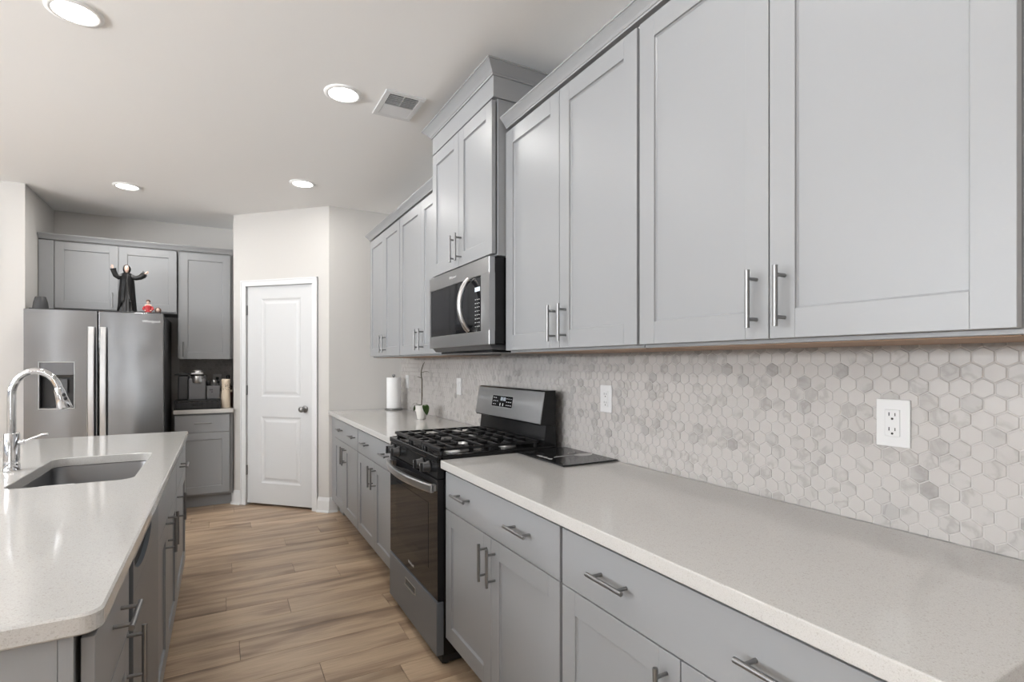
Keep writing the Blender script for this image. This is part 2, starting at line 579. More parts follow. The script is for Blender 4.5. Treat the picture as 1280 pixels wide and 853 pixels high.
# nook left wing wall, and the great room shell
c = MB(); c.box(-1.472, -1.350, 5.475, BACK, 0, CEIL, M_wall); struct(c, 'wall_nook_left')
c = MB(); c.box(-2.1, -1.474, 5.50, 5.62, 0, CEIL, M_wall); struct(c, 'wall_nook_wing')
c = MB(); c.box(LEFT, -1.502, BACK, BACK + .1, 0, CEIL, M_wall); struct(c, 'wall_great_room_back')
def wall_with_windows(mk, lo, hi, wins, z0, z1):
    prev = lo
    for a, b in wins:
        mk(prev, a, 0, CEIL)
        mk(a, b, 0, z0)
        mk(a, b, z1, CEIL)
        prev = b
    mk(prev, hi, 0, CEIL)
c = MB()
wall_with_windows(lambda a, b, z0, z1: c.box(LEFT - .1, LEFT, a, b, z0, z1, M_wall), REAR, BACK + .1, WINL, 1.0, 2.5)
struct(c, 'wall_left')
c = MB()
wall_with_windows(lambda a, b, z0, z1: c.box(a, b, REAR - .1, REAR, z0, z1, M_wall), LEFT - .1, WX + .15, WINB, .5, 2.5)
struct(c, 'wall_rear')
wn = 0  # frames for the added, unseen openings
M_pane = mat('window_pane', (1, 1, 1), 0.0, Transmission_Weight=1.0, IOR=1.05)
for a, b in WINL:
    wn += 1
    c = MB()
    for (u0, u1, v0, v1) in ((a, a + .06, 1.0, 2.5), (b - .06, b, 1.0, 2.5), (a, b, 1.0, 1.06), (a, b, 2.44, 2.5), (a, b, 1.72, 1.77), ((a + b) / 2 - .02, (a + b) / 2 + .02, 1.0, 2.5)):
        c.box(LEFT - .07, LEFT - .02, u0, u1, v0, v1, M_trim)
    struct(c, 'window_%d' % wn)
for a, b in WINB:
    wn += 1
    c = MB()
    for (u0, u1, v0, v1) in ((a, a + .02, .5, 2.5), (b - .02, b, .5, 2.5), (a, b, .5, .54), (a, b, 2.46, 2.5)):
        c.box(u0, u1, REAR - .07, REAR - .02, v0, v1, M_trim)
    struct(c, 'window_%d' % wn)

# baseboards
def base_prof(t=.014, h=.132):
    return [(0, 0), (-t, 0), (-t, h - .03), (-t * .75, h - .018), (-t * .55, h - .006), (-t * .35, h), (0, h)]
def baseboard(name, p, q):
    """runs from p to q, room side on the right-hand of p->q"""
    p, q = Vector((*p, 0)), Vector((*q, 0))
    d = (q - p); L = d.length
    c = MB()
    c.prism(base_prof(), 'x', 0, L, M_trim)
    # shoe moulding
    c.prism([(-.014, 0), (-.028, 0), (-.027, .008), (-.022, .014), (-.014, .017)], 'x', 0, L, M_trim)
    o = c.build(name); o['kind'] = 'structure'
    o.location = p; o.rotation_euler = (0, 0, math.atan2(d.y, d.x))
    return o
s2 = math.sqrt(.5)
baseboard('baseboard_pantry_side', (PX - .004, PY), (PX + .07, PY))
baseboard('baseboard_pantry_right', (QX + (DX1 + cw) * s2, QY - (DX1 + cw) * s2), (PX + .008, PY - .008))
baseboard('baseboard_pantry_left', (QX - .008, QY + .008), (QX + (DX0 - cw) * s2, QY - (DX0 - cw) * s2))
baseboard('baseboard_pantry_return', (QX, 5.66 + .2), (QX, QY + .01))

# ------------------------------------------------------------------ backsplash tiles
def hex_field(y0, y1, z0, z1, yref, zref, w=0.0418, rp=0.0362, cut=None):
    """returns MB in local coords: x = along, y = 0 face, z up"""
    mb = MB()
    mb.box(y0, y1, 0.0022, 0.0055, z0, z1, M_grout)
    r = w / math.sqrt(3)
    gap = 0.0016
    rows = range(int((z0 - zref) / rp) - 2, int((z1 - zref) / rp) + 3)
    for k in rows:
        zc = zref + k * rp
        off = (w / 2) if (k % 2) else 0
        j0 = int((y0 - yref) / w) - 2
        j1 = int((y1 - yref) / w) + 2
        for j in range(j0, j1 + 1):
            xc = yref + j * w + off
            poly = []
            for a in range(6):
                ang = PI / 6 + a * PI / 3
                poly.append((xc + math.cos(ang) * (r - gap), zc + math.sin(ang) * (rp / (1.5)) * (r - gap) / r))
            # clip to rectangle
            def clip(P, f, g):
                out = []
                for i in range(len(P)):
                    A, B = P[i], P[(i + 1) % len(P)]
                    fa, fb = f(A), f(B)
                    if fa >= 0: out.append(A)
                    if (fa >= 0) != (fb >= 0):
                        t = fa / (fa - fb)
                        out.append((A[0] + (B[0] - A[0]) * t, A[1] + (B[1] - A[1]) * t))
                return out
            for f in (lambda p: p[0] - y0, lambda p: y1 - p[0], lambda p: p[1] - z0, lambda p: z1 - p[1]):
                poly = clip(poly, f, None)
                if len(poly) < 3: break
            if len(poly) < 3: continue
            ar = 0
            for i in range(len(poly)):
                A, B = poly[i], poly[(i + 1) % len(poly)]
                ar += A[0] * B[1] - B[0] * A[1]
            if abs(ar) < 2e-5: continue
            cx = sum(p[0] for p in poly) / len(poly); cz = sum(p[1] for p in poly) / len(poly)
            n = len(poly)
            tilt = random.uniform(-.0001, .0001)
            ou = [mb.bm.verts.new((p[0], .0022, p[1])) for p in poly]
            mid = [mb.bm.verts.new((p[0], .0007, p[1])) for p in poly]
            inn = [mb.bm.verts.new((cx + (p[0] - cx) * .94, 0 + tilt, cz + (p[1] - cz) * .94)) for p in poly]
            mi = mb.mi(M_hex)
            for i in range(n):
                for A, B in ((ou, mid), (mid, inn)):
                    f = mb.bm.faces.new((A[i], A[(i + 1) % n], B[(i + 1) % n], B[i])); f.material_index = mi
            f = mb.bm.faces.new(inn); f.material_index = mi
    return mb
# right wall backsplash; local x=0 at Y=4.93 running towards the camera
mb = hex_field(0, 4.93 - .02, .9145, 1.3855, 4.93 - .527, 1.354)
o = mb.build('tile_backsplash')
o.location = (WX - .002, 4.93, 0); o.rotation_euler = (0, 0, RW)
tag(o, 'pale marble hexagon mosaic backsplash along the right wall above the long counters', 'backsplash')
mb = hex_field(0, .47, .9145, 1.3855, .02, 1.354)
o = mb.build('tile_backsplash')
o.location = (-.37, BACK - .006, 0)
tag(o, 'hexagon mosaic backsplash behind the coffee maker in the far nook', 'backsplash')

# ------------------------------------------------------------------ cabinets
def shaker(mb, x0, x1, z0, z1, fr=.062, th=.02, m=None):
    m = m or M_cab
    b = .0009
    mb.box(x0, x0 + fr, 0, th, z0, z1, m, bev=b)
    mb.box(x1 - fr, x1, 0, th, z0, z1, m, bev=b)
    mb.box(x0 + fr, x1 - fr, 0, th, z0, z0 + fr + .004, m, bev=b)
    mb.box(x0 + fr, x1 - fr, 0, th, z1 - fr - .004, z1, m, bev=b)
    # recessed panel with a small chamfer around it
    a, c2, e, f = x0 + fr, x1 - fr, z0 + fr + .004, z1 - fr - .004
    mb.box(a - .003, c2 + .003, .0095, th - .002, e - .003, f + .003, m)
    for P, Q in (((a, e), (c2, e)), ((c2, e), (c2, f)), ((c2, f), (a, f)), ((a, f), (a, e))):
        cx, cz = (a + c2) / 2, (e + f) / 2
        def ins(p):
            return (p[0] + (.004 if p[0] < cx else -.004), p[1] + (.004 if p[1] < cz else -.004))
        p1, q1 = ins(P), ins(Q)
        mb.quad([(P[0], .0055, P[1]), (Q[0], .0055, Q[1]), (q1[0], .0095, q1[1]), (p1[0], .0095, p1[1])], m)

def pull(parent, x, z, vert, L=.138, off=.034, r=.0058, y=0.0, name='handle'):
    mb = MB()
    s = L / 2; k = .048
    if vert:
        mb.cyl((x, y - off, z - s), (x, y - off, z + s), r, M_nickel, 14)
        for d in (-k, k):
            mb.cyl((x, y + .0005, z + d), (x, y - off, z + d), .0045, M_nickel, 10)
    else:
        mb.cyl((x - s, y - off, z), (x + s, y - off, z), r, M_nickel, 14)
        for d in (-k, k):
            mb.cyl((x + d, y + .0005, z), (x + d, y - off, z), .0045, M_nickel, 10)
    return mb.build(name, parent)

def cabinet(name, label, cat, loc, rz, w, depth, z0, z1, doors=(), drawers=(), toe=None, under=False, group=None, body_x=(0, None), back=0.0, lip=0):
    """doors: (x0,x1,z0,z1, pull_x or None, pull_z); drawers: (x0,x1,z0,z1,[pull xs],z)"""
    e = empty(name, label, cat, loc, rz, group)
    b = MB()
    bx0, bx1 = body_x[0], body_x[1] if body_x[1] is not None else w
    zz = toe if toe else z0
    b.box(bx0, bx1, .028, depth, zz, z1, M_cab, bev=.0012)
    if toe:
        b.box(bx0 + .001, bx1 - .001, .095, depth - .01, 0.0005, toe + .001, M_cab)
    b.build('cabinet_body', e)
    if under:
        u = MB()
        u.box(bx0 + .012, bx1 - .012, .045, depth - .005, z0 - .0025, z0 - .0003, M_under)
        u.build('underside_panel', e)
    for (x0, x1, a, c2, px, pz) in doors:
        d = MB(); shaker(d, x0, x1, a, c2)
        do = d.build('door', e)
        if px is not None:
            pull(do, px, pz, True)
    for (x0, x1, a, c2, pxs, pz) in drawers:
        d = MB(); d.box(x0, x1, 0, .02, a, c2, M_cab, bev=.001)
        do = d.build('drawer_front', e)
        for px in pxs:
            pull(do, px, pz, False)
    return e

BF = .865
GB = 'grey base cabinets along the right wall'
TB = .876
DEP = WX - BF - .006
def base(label, ya, yb, pulls, dp, mid=None):
    """ya far end, yb near end"""
    W = ya - yb
    m = W / 2 if mid is None else ya - mid
    cabinet('base_cabinet', label, 'cabinet', (BF, ya, 0), RW, W, DEP, .118, TB,
            doors=[(.004, m - .0015, .132, .6985, ya - dp[0], .603), (m + .0015, W - .004, .132, .6985, ya - dp[1], .603)],
            drawers=[(.004, W - .004, .7025, .862, [ya - p for p in pulls], .79)], toe=.112, group=GB)
base('grey base cabinet right of the stove, two doors under one wide drawer', 2.170, 1.273, (1.965, 1.495), (1.757, 1.690), 1.722)
base('grey base cabinet nearest the camera with two bar pulls on one wide drawer', 1.267, .33, (1.036, .585), (.855, .775), .815)
base('grey base cabinet immediately left of the stove', 3.868, 2.932, (3.60, 3.11), (3.44, 3.365), 3.40)
base('grey base cabinet beside the pantry wall at the far end of the run', 4.765, 3.874, (4.47, 4.0), (4.34, 4.27), 4.32)
c = MB(); c.box(.8745, WX - .01, 4.767, 4.928, .112, TB, M_cab); c.box(.94, WX - .01, 4.767, 4.928, .0005, .113, M_cab)
tag(c.build('filler_panel'), 'narrow grey filler strip between the last base cabinet and pantry wall', 'filler panel')

# countertops
def slab(mb, x0, x1, y0, y1, z0, z1, bev=.004):
    mb.box(x0, x1, y0, y1, z0, z1, M_quartz, bev=bev, seg=3)
c = MB(); slab(c, .842, WX - .003, .303, 2.172, .8775, .914)
tag(c.build('countertop'), 'long pale speckled quartz countertop in the right foreground', 'countertop')
c = MB(); slab(c, .842, WX - .003, 2.93, 4.928, .8775, .914)
tag(c.build('countertop'), 'pale quartz countertop between the stove and pantry wall', 'countertop')

# uppers
UF = 1.126
UD = WX - UF - .004
GU = 'grey upper cabinets along the right wall'
def upper(label, ya, yb, mid, px):
    W = ya - yb
    m = ya - mid
    cabinet('upper_cabinet', label, 'cabinet', (UF, ya, 0), RW, W, UD, 1.387, 2.392,
            doors=[(.004, m - .0015, 1.397, 2.38, ya - px[0], 1.492), (m + .0015, W - .004, 1.397, 2.38, ya - px[1], 1.492)], under=True, group=GU)
upper('grey upper cabinet nearest the camera, its crown out of view', 1.230, .345, .789, (.822, .750))
upper('grey upper cabinet just right of the microwave', 2.097, 1.234, 1.664, (1.694, 1.622))
upper('grey upper cabinet just left of the microwave', 3.705, 2.868, 3.25, (3.285, 3.205))
upper('grey upper cabinet nearest the pantry wall, leftmost of the wall run', 4.565, 3.709, 4.125, (4.155, 4.075))
# microwave cabinet
MF = 1.06
e = cabinet('microwave_cabinet', 'tall deep grey cabinet over the microwave with stacked crown near ceiling', 'cabinet', (MF, 2.862, 0), RW, .762, WX - MF - .004, 1.826, 2.53,
            doors=[(.004, .3795, 1.832, 2.522, 2.862 - 2.515, 1.925), (.3825, .758, 1.832, 2.522, 2.862 - 2.447, 1.925)])
c = MB(); c.box(-.0, .770, .002, WX - MF - .004, 2.531, 2.66, M_cab, bev=.001)
c.build('frieze_board', e)

def crown(mb, x0, x1, yf, yb, prof, left=True, right=True):
    L = []
    for o_, z in prof:
        a = x0 - (o_ if left else 0); b = x1 + (o_ if right else 0)
        L.append([(a, yb, z), (a, yf - o_, z), (b, yf - o_, z), (b, yb, z)])
    n = len(prof)
    for i in range(n):
        A, B = L[i], L[(i + 1) % n]
        for j in range(3):
            mb.quad([A[j], A[j + 1], B[j + 1], B[j]], M_cab)
    for j in (0, 3):
        mb.quad([L[i][j] for i in range(n)], M_cab)
def cprof(z0, h, p):
    pts = [(0.0005, 0), (.12 * p, 0), (.16 * p, .12 * h), (.22 * p, .14 * h)]
    for k in range(0, 7):
        a = k / 6
        pts.append((p * (.24 + .62 * a), h * (.16 + .62 * (a ** 0.8))))
    pts += [(.90 * p, .80 * h), (.90 * p, .86 * h), (p, .88 * h), (p, h), (-.02, h), (-.02, 0)]
    return [(a, z0 + b) for a, b in pts]
c = MB(); crown(c, 0, .770, .002, WX - MF - .006, cprof(2.625, .052, .05)); c.build('crown_moulding', e)
# run crowns
c = MB(); crown(c, 0, 2.083 - .345, 0.0, UD - .01, cprof(2.3935, .045, .036), left=False)
o = c.build('crown_moulding'); o.location = (UF, 2.083, 0); o.rotation_euler = (0, 0, RW)
tag(o, 'grey crown moulding along the top of the near upper cabinets', 'crown moulding')
c = MB(); crown(c, 0, 4.565 - 2.88, 0.0, UD - .01, cprof(2.3935, .045, .036), right=False)
o = c.build('crown_moulding'); o.location = (UF, 4.565, 0); o.rotation_euler = (0, 0, RW)
tag(o, 'grey crown moulding along the top of the cabinets left of the microwave', 'crown moulding')

# ------------------------------------------------------------------ microwave
mw = empty('microwave', 'stainless over-the-range microwave with curved vertical handle', 'microwave', (1.045, 2.866, 0), RW)
W = .766
Z0, Z1 = 1.424, 1.822
c = MB(); c.box(.003, W - .003, .03, WX - 1.045 - .006, Z0 + .002, Z1 - .003, M_blk, bev=.002)
c.build('microwave_body', mw)
c = MB()
# face frame around the glass
gx0, gx1, gz0, gz1 = .022, .680, 1.487, 1.745
c.box(0, W, 0, .030, gz1, Z1 - .003, M_steel2, bev=.002)
c.box(0, W, 0, .030, Z0, gz0, M_steel2, bev=.002)
c.box(0, gx0, 0.0005, .030, gz0 - .002, gz1 + .002, M_steel2)
c.box(gx1, W, 0.0005, .030, gz0 - .002, gz1 + .002, M_steel2)
fr = c.build('door', mw)
c = MB(); c.box(gx0 + .0005, .562, .004, .02, gz0 + .0005, gz1 - .0005, M_glass)
c.box(gx0 + .03, .53, .0035, .005, gz0 + .03, gz1 - .035, M_win)
c.build('glass_window', fr)
c = MB(); c.box(.564, gx1 - .0005, .003, .02, gz0 + .0005, gz1 - .0005, M_glass)
for r_ in range(8):
    for q in range(3):
        c.box(.612 + q * .02, .619 + q * .02, .0022, .0032, 1.51 + r_ * .018, 1.5135 + r_ * .018, M_text)
c.box(.61, .665, .0022, .0032, 1.675, 1.695, M_disp)
c.build('control_panel', mw)
c = MB()
pts = []
for i in range(17):
    t = i / 16
    pts.append((.560 + .0 * t, -.008 - .047 * math.sin(PI * t) ** .7, 1.495 + (.245) * t))
c.tube(pts, .0155, M_steel3, 14, rz=.8)
c.build('handle', fr)
text('logo', 'Whirlpool', .022, TF(.345, -.0006, 1.782), M_tdark, fr)
c = MB()
c.prism([(.012, Z0 + .001), (.03, Z0 - .022), (.20, Z0 - .028), (.36, Z0 - .02), (.40, Z0 + .001)], 'x', .02, W - .02, M_dkgrey)
c.box(.06, W - .06, .05, .22, Z0 - .034, Z0 - .024, M_blk)
c.build('vent_hood_base', mw)

# ------------------------------------------------------------------ range
RX = .833
rg = empty('gas_range', 'black and stainless freestanding gas stove with four front knobs', 'stove', (RX, 2.922, 0), RW)
W = .742
c = MB(); c.box(0, W, .03, .62, .045, .905, M_blk, bev=.002); c.box(.004, W - .004, .022, .60, .012, .0455, M_slot); c.build('stove_body', rg)
c = MB(); c.box(.003, W - .003, -.004, .03, .048, .284, M_dw, bev=.004, seg=2)
drw = c.build('storage_drawer', rg); tag(drw, 'stainless bottom drawer')
c = MB()
c.box(.29, .45, -.0052, -.003, .205, .243, M_steel3, bev=.0008)
c.box(.296, .444, -.0058, -.0045, .212, .238, M_dkgrey)
c.box(.296, .444, -.011, -.0045, .209, .2125, M_steel3)
c.build('drawer_grip', drw)
c = MB(); c.box(.001, W - .001, 0, .03, .29, .825, M_glass, bev=.003, seg=2)
od = c.build('oven_door', rg); tag(od, 'black glass oven door')
c = MB(); c.box(.12, W - .12, -.0012, -.0002, .40, .70, M_win); c.build('oven_window', od)
text('logo', 'Whirlpool', .02, TF(.371, -.0012, .335), M_tdark, od)
# bowed towel-bar handle
c = MB()
N_ = 24
poly_o, poly_i = [], []
for i in range(N_ + 1):
    t = i / N_
    x = .018 + (W - .036) * t
    d = -.020 - .040 * math.sin(PI * t) ** .8
    poly_o.append((x, d - .008)); poly_i.append((x, d + .008))
b = bmesh.new()
rings = []
for (a, bq) in zip(poly_o, poly_i):
    rings.append([b.verts.new((a[0], a[1] + .003, .768)), b.verts.new((a[0], a[1], .775)), b.verts.new((a[0], a[1], .799)), b.verts.new((a[0], a[1] + .003, .806)),
                  b.verts.new((bq[0], bq[1], .806)), b.verts.new((bq[0], bq[1], .768))])
for i in range(N_):
    for j in range(6):
        b.faces.new((rings[i][j], rings[i][(j + 1) % 6], rings[i + 1][(j + 1) % 6], rings[i + 1][j]))
b.faces.new(rings[0]); b.faces.new(rings[-1][::-1])
c._merge(b, M_steel3, False)
c.box(.018, .05, -.022, 0.001, .772, .802, M_steel3, bev=.002)
c.box(W - .05, W - .018, -.022, 0.001, .772, .802, M_steel3, bev=.002)
c.build('door_handle', od)
c = MB(); c.prism([(0, .83), (-.004, .834), (.004, .905), (.03, .915), (.05, .915), (.05, .83)], 'x', .0, W, M_blk)
c.build('control_panel', rg); 
for kx_ in (.075, .165, .545, .635):
    c = MB()
    Mk = Matrix.Translation((kx_, -.001, .867)) @ Matrix.Rotation(PI / 2, 4, 'X')
    c.lathe([(.0265, -.003), (.0265, .005), (.023, .008), (.021, .03), (.019, .033), (.001, .0335)], M_blkp, M=Mk, n=28)
    c.box(kx_ - .005, kx_ + .005, -.046, -.03, .867 - .02, .867 + .02, M_blkp, bev=.0015)
    c.box(kx_ - .0008, kx_ + .0008, -.0465, -.0458, .867 + .006, .867 + .018, M_text)
    c.build('knob', rg)
# cooktop
c = MB()
c.box(-.0, W, .0, .585, .906, .918, M_blk, bev=.004, seg=2)
c.box(.0, W, -.004, .03, .9, .928, M_blk, bev=.006, seg=3)
c.box(.0, .025, .01, .60, .910, .930, M_blk, bev=.005, seg=2)
c.box(W - .025, W, .01, .60, .910, .930, M_blk, bev=.005, seg=2)
c.build('cooktop', rg)
for (bx, by, br) in ((.17, .16, .045), (.17, .44, .036), (.371, .30, .05), (.572, .16, .05), (.572, .44, .034)):
    c = MB()
    c.lathe([(br + .012, .9185), (br + .010, .923), (br, .926), (br, .932)], M_alu, center=(bx, by, 0), n=30)
    c.lathe([(br - .004, .932), (br - .003, .938), (br - .008, .941), (.001, .942)], M_iron, center=(bx, by, 0), n=30)
    c.build('burner', rg)
def grate(x0, x1, y0, y1):
    c = MB()
    zt = .958; zb = .946; r = .0045
    def bar(ax, ay, bx_, by_, hw=.005, top=zt, bot=zb):
        if abs(ax - bx_) > abs(ay - by_): c.box(min(ax, bx_), max(ax, bx_), ay - hw, ay + hw, bot, top, M_iron, bev=.002)
        else: c.box(ax - hw, ax + hw, min(ay, by_), max(ay, by_), bot, top, M_iron, bev=.002)
    # outer frame, front rail broad and sloping
    bar(x0, y0 + .008, x1, y0 + .008, .012, zt, zb - .002)
    bar(x0, y1, x1, y1, .006)
    bar(x0 + .006, y0, x0 + .006, y1, .006)
    bar(x1 - .006, y0, x1 - .006, y1, .006)
    n = 7
    for i in range(1, n):
        yy = y0 + (y1 - y0) * i / n
        if i in (2, 5):
            bar(x0, yy, x0 + (x1 - x0) * .36, yy)
            bar(x1 - (x1 - x0) * .36, yy, x1, yy)
        else:
            bar(x0, yy, x1, yy)
    bar((x0 + x1) / 2, y0, (x0 + x1) / 2, y0 + (y1 - y0) * .25)
    bar((x0 + x1) / 2, y0 + (y1 - y0) * .42, (x0 + x1) / 2, y0 + (y1 - y0) * .58)
    bar((x0 + x1) / 2, y1 - (y1 - y0) * .25, (x0 + x1) / 2, y1)
    for fx in (x0 + .012, x1 - .012):
        for fy in (y0 + .012, (y0 + y1) / 2, y1 - .01):
            c.box(fx - .007, fx + .007, fy - .007, fy + .007, .9185, zb + .002, M_iron, bev=.002)
    c.build('grate', rg)
grate(.028, .262, .022, .535)
grate(.268, .474, .022, .535)
grate(.480, .714, .022, .535)
# backguard
c = MB()
c.prism([(.56, .905), (.555, .93), (.566, 1.03), (.62, 1.03), (.63, .905)], 'x', .004, W - .004, M_blk)
c.build('lower_backguard', rg)
c = MB()
c.prism([(.536, 1.033), (.530, 1.040), (.556, 1.198), (.565, 1.204), (.622, 1.204), (.622, 1.033)], 'x', .004, W - .003, M_blk)
bg = c.build('backguard', rg)
c = MB()
c.prism([(.528, 1.041), (.5275, 1.043), (.5535, 1.197), (.556, 1.199), (.558, 1.198), (.533, 1.041)], 'x', .0, W - .001, M_steel2)
c.build('steel_fascia', bg)
c = MB()
Mt = Matrix.Translation((0, .5285, 1.043)) @ Matrix.Rotation(-math.atan2(.026, .154), 4, 'X')
c.box(.20, .445, -.0015, .002, .05, .118, M_steel3, M=Mt)
c.box(.204, .441, -.0022, .002, .0535, .1145, M_glass, M=Mt)
for (a, z) in [(.22 + .022 * i, .10) for i in (0, 1, 7, 8, 9)] + [(.22 + .022 * i, .082) for i in (0, 1, 2, 7, 8, 9)] + [(.22 + .022 * i, .064) for i in (0, 1, 7, 8, 9)]:
    c.box(a, a + .011, -.0028, -.0021, z, z + .003, M_text, M=Mt)
for i, a in enumerate((.306, .320, .339, .353)):
    c.box(a, a + .0025, -.0028, -.0021, .088, .106, M_disp, M=Mt)
    c.box(a, a + .009, -.0028, -.0021, .1045, .1065, M_disp, M=Mt)
    c.box(a + .0075, a + .0095, -.0028, -.0021, .088, .106, M_disp, M=Mt)
for a in (.302, .335):
    c.box(a, a + .006, -.0028, -.0021, .058, .074, M_text, M=Mt)
c.build('display_panel', bg)
for fx in (.03, W - .03):
    for fy in (.05, .58):
        c = MB(); c.cyl((fx, fy, 0.0005), (fx, fy, .046), .016, M_blkp, 12); c.build('foot', rg)

# ------------------------------------------------------------------ island
IX = -.193
ID = .58
GI = 'grey island base cabinets facing the aisle'
# near drawer + door
cabinet('base_cabinet', 'grey island cabinet nearest the camera with horizontal drawer pull above door', 'cabinet', (IX, 1.155, 0), IW, .395, ID, .118, TB,
        doors=[(.004, .391, .132, .6985, .362, .65)], drawers=[(.004, .391, .7025, .862, [.225], .80)], toe=.112, group=GI)
cabinet('base_cabinet', 'grey island sink cabinet with two doors under a plain false drawer front', 'cabinet', (IX, 2.150, 0), IW, .905, ID, .118, .655,
        doors=[(.004, .4165, .132, .6985, .355, .65), (.4195, .901, .132, .6985, .455, .65)], drawers=[(.004, .901, .7025, .862, [], .79)], toe=.112, group=GI)
cabinet('base_cabinet', 'grey island cabinet at the far end by the fridge with one drawer', 'cabinet', (IX, 3.060, 0), IW, .76, ID, .118, TB,
        doors=[(.004, .756, .132, .6985, .06, .62)], drawers=[(.004, .756, .7025, .862, [.28], .79)], toe=.112, group=GI)
# dishwasher
dw = empty('dishwasher', 'stainless dishwasher built into the island with dark pocket handle', 'dishwasher', (-.187, 1.562, 0), IW)
c = MB(); c.box(.001, .586, .012, ID, .11, .872, M_slot); c.box(.01, .58, .11, ID - .01, .0005, .111, M_blk); c.build('tub', dw)
c = MB()
c.box(.005, .587, 0, .0115, .118, .775, M_dw, bev=.001)
c.prism([(.005, .868), (.005, .8555), (.587, .8555), (.587, .868)], 'y', 0, .0115, M_dw)
c.box(.385, .587, 0, .0115, .7752, .856, M_dw)
c.box(.005, .022, 0, .0115, .7752, .856, M_dw)
poly = [(.022, .775), (.385, .775)] + [(.385 - .363 * i / 40, .853 - .052 * math.sin(PI * i / 40) ** .5) for i in range(41)]
c.prism(poly, 'y', 0, .0115, M_dw)
c.build('door', dw)
# end + back panels
c = MB()
c.box(-.786, -.2402, 1.141, 1.1525, .0005, TB, M_cab, bev=.0008)
c.box(-.2398, -.219, 1.141, 1.1525, .0005, TB, M_cab, bev=.0008)
tag(c.build('island_panel'), 'plain grey end panel closing the near end of the island', 'panel')
c = MB(); c.box(-.80, -.789, 1.141, 3.83, .0005, TB, M_cab, bev=.001)
tag(c.build('island_panel'), 'grey back panel on the seating side of the island', 'panel')

# island top with a sink cut-out
IZ0, IZ1 = .8775, .914
ix0, ix1, iy0, iy1 = -1.28, -.1795, 1.130, 3.877
sx0, sx1, sy0, sy1 = -.648, -.286, 2.372, 3.035
def rrect(x0, x1, y0, y1, r, n=6):
    P = []
    for (cx, cy, a0) in ((x1 - r, y1 - r, 0), (x0 + r, y1 - r, 90), (x0 + r, y0 + r, 180), (x1 - r, y0 + r, 270)):
        for i in range(n + 1):
            a = math.radians(a0 + 90 * i / n)
            P.append((cx + r * math.cos(a), cy + r * math.sin(a)))
    return P
c = MB()
b = bmesh.new()
n_ = 6
outer = rrect(ix0, ix1, iy0, iy1, .03, n_)
inner = rrect(sx0, sx1, sy0, sy1, .05, n_)
def ring_strip(P, Q, zP, zQ):
    A = [b.verts.new((*p, zP)) for p in P]; B = [b.verts.new((*q, zQ)) for q in Q]
    for i in range(len(P)):
        j = (i + 1) % len(P)
        b.faces.new((A[i], A[j], B[j], B[i]))
def inset(P, d, cx, cy):
    return [(p[0] + (-d if p[0] > cx else d), p[1] + (-d if p[1] > cy else d)) for p in P]
ocx, ocy = (ix0 + ix1) / 2, (iy0 + iy1) / 2
icx, icy = (sx0 + sx1) / 2, (sy0 + sy1) / 2
e_ = .004
ring_strip(inset(outer, e_, ocx, ocy), inset(inner, -e_ * .6, icx, icy), IZ1, IZ1)
ring_strip(outer, inset(outer, e_, ocx, ocy), IZ1 - e_, IZ1)
ring_strip(outer, outer, IZ0 + e_, IZ1 - e_)
ring_strip(inset(outer, e_, ocx, ocy), outer, IZ0, IZ0 + e_)
ring_strip(inner, inset(inner, -e_ * .6, icx, icy), IZ1 - e_ * .6, IZ1)
ring_strip(inner, inner, IZ0, IZ1 - e_ * .6)
ring_strip(inset(outer, e_, ocx, ocy), inner, IZ0, IZ0)
bmesh.ops.remove_doubles(b, verts=b.verts[:], dist=1e-5)
c._merge(b, M_quartz, False)
tag(c.build('countertop'), 'pale quartz island top with sink cut-out on the left', 'countertop')

# sink bowl
c = MB()
b = bmesh.new()
def bowl(d, r_): return rrect(sx0 - .004 + d, sx1 + .004 - d, sy0 - .004 + d, sy1 + .004 - d, r_, 6)
lv = [(bowl(-.014, .06), .877), (bowl(0, .055), .877), (bowl(.002, .055), .872), (bowl(.006, .055), .72), (bowl(.014, .05), .70), (bowl(.03, .05), .69), (bowl(.15, .03), .686)]
for (P, z), (Q, z2) in zip(lv, lv[1:]):
    ring_strip(P, Q, z, z2)
b.faces.new([b.verts.new((*p, .686)) for p in lv[-1][0]])
for (P, z), (Q, z2) in zip([(bowl(-.014, .06), .876), (bowl(-.002, .055), .70)], [(bowl(-.002, .055), .70), (bowl(.02, .05), .68)]):
    ring_strip(P, Q, z, z2)
b.faces.new([b.verts.new((*p, .68)) for p in bowl(.02, .05)][::-1])
bmesh.ops.remove_doubles(b, verts=b.verts[:], dist=1e-5)
c._merge(b, M_sink, True)
sk = empty('kitchen_sink', 'undermount stainless sink bowl set in the island top', 'sink', ((sx0 + sx1) / 2, (sy0 + sy1) / 2, .68))
o = c.build('sink_bowl', sk); o.location = (-(sx0 + sx1) / 2, -(sy0 + sy1) / 2, -.68)
for f in o.data.polygons: f.use_smooth = True
c = MB(); c.lathe([(.045, .0065), (.045, .011), (.036, .011), (.03, .0075), (.002, .0075)], M_chrome, n=28)
c.build('drain', sk)
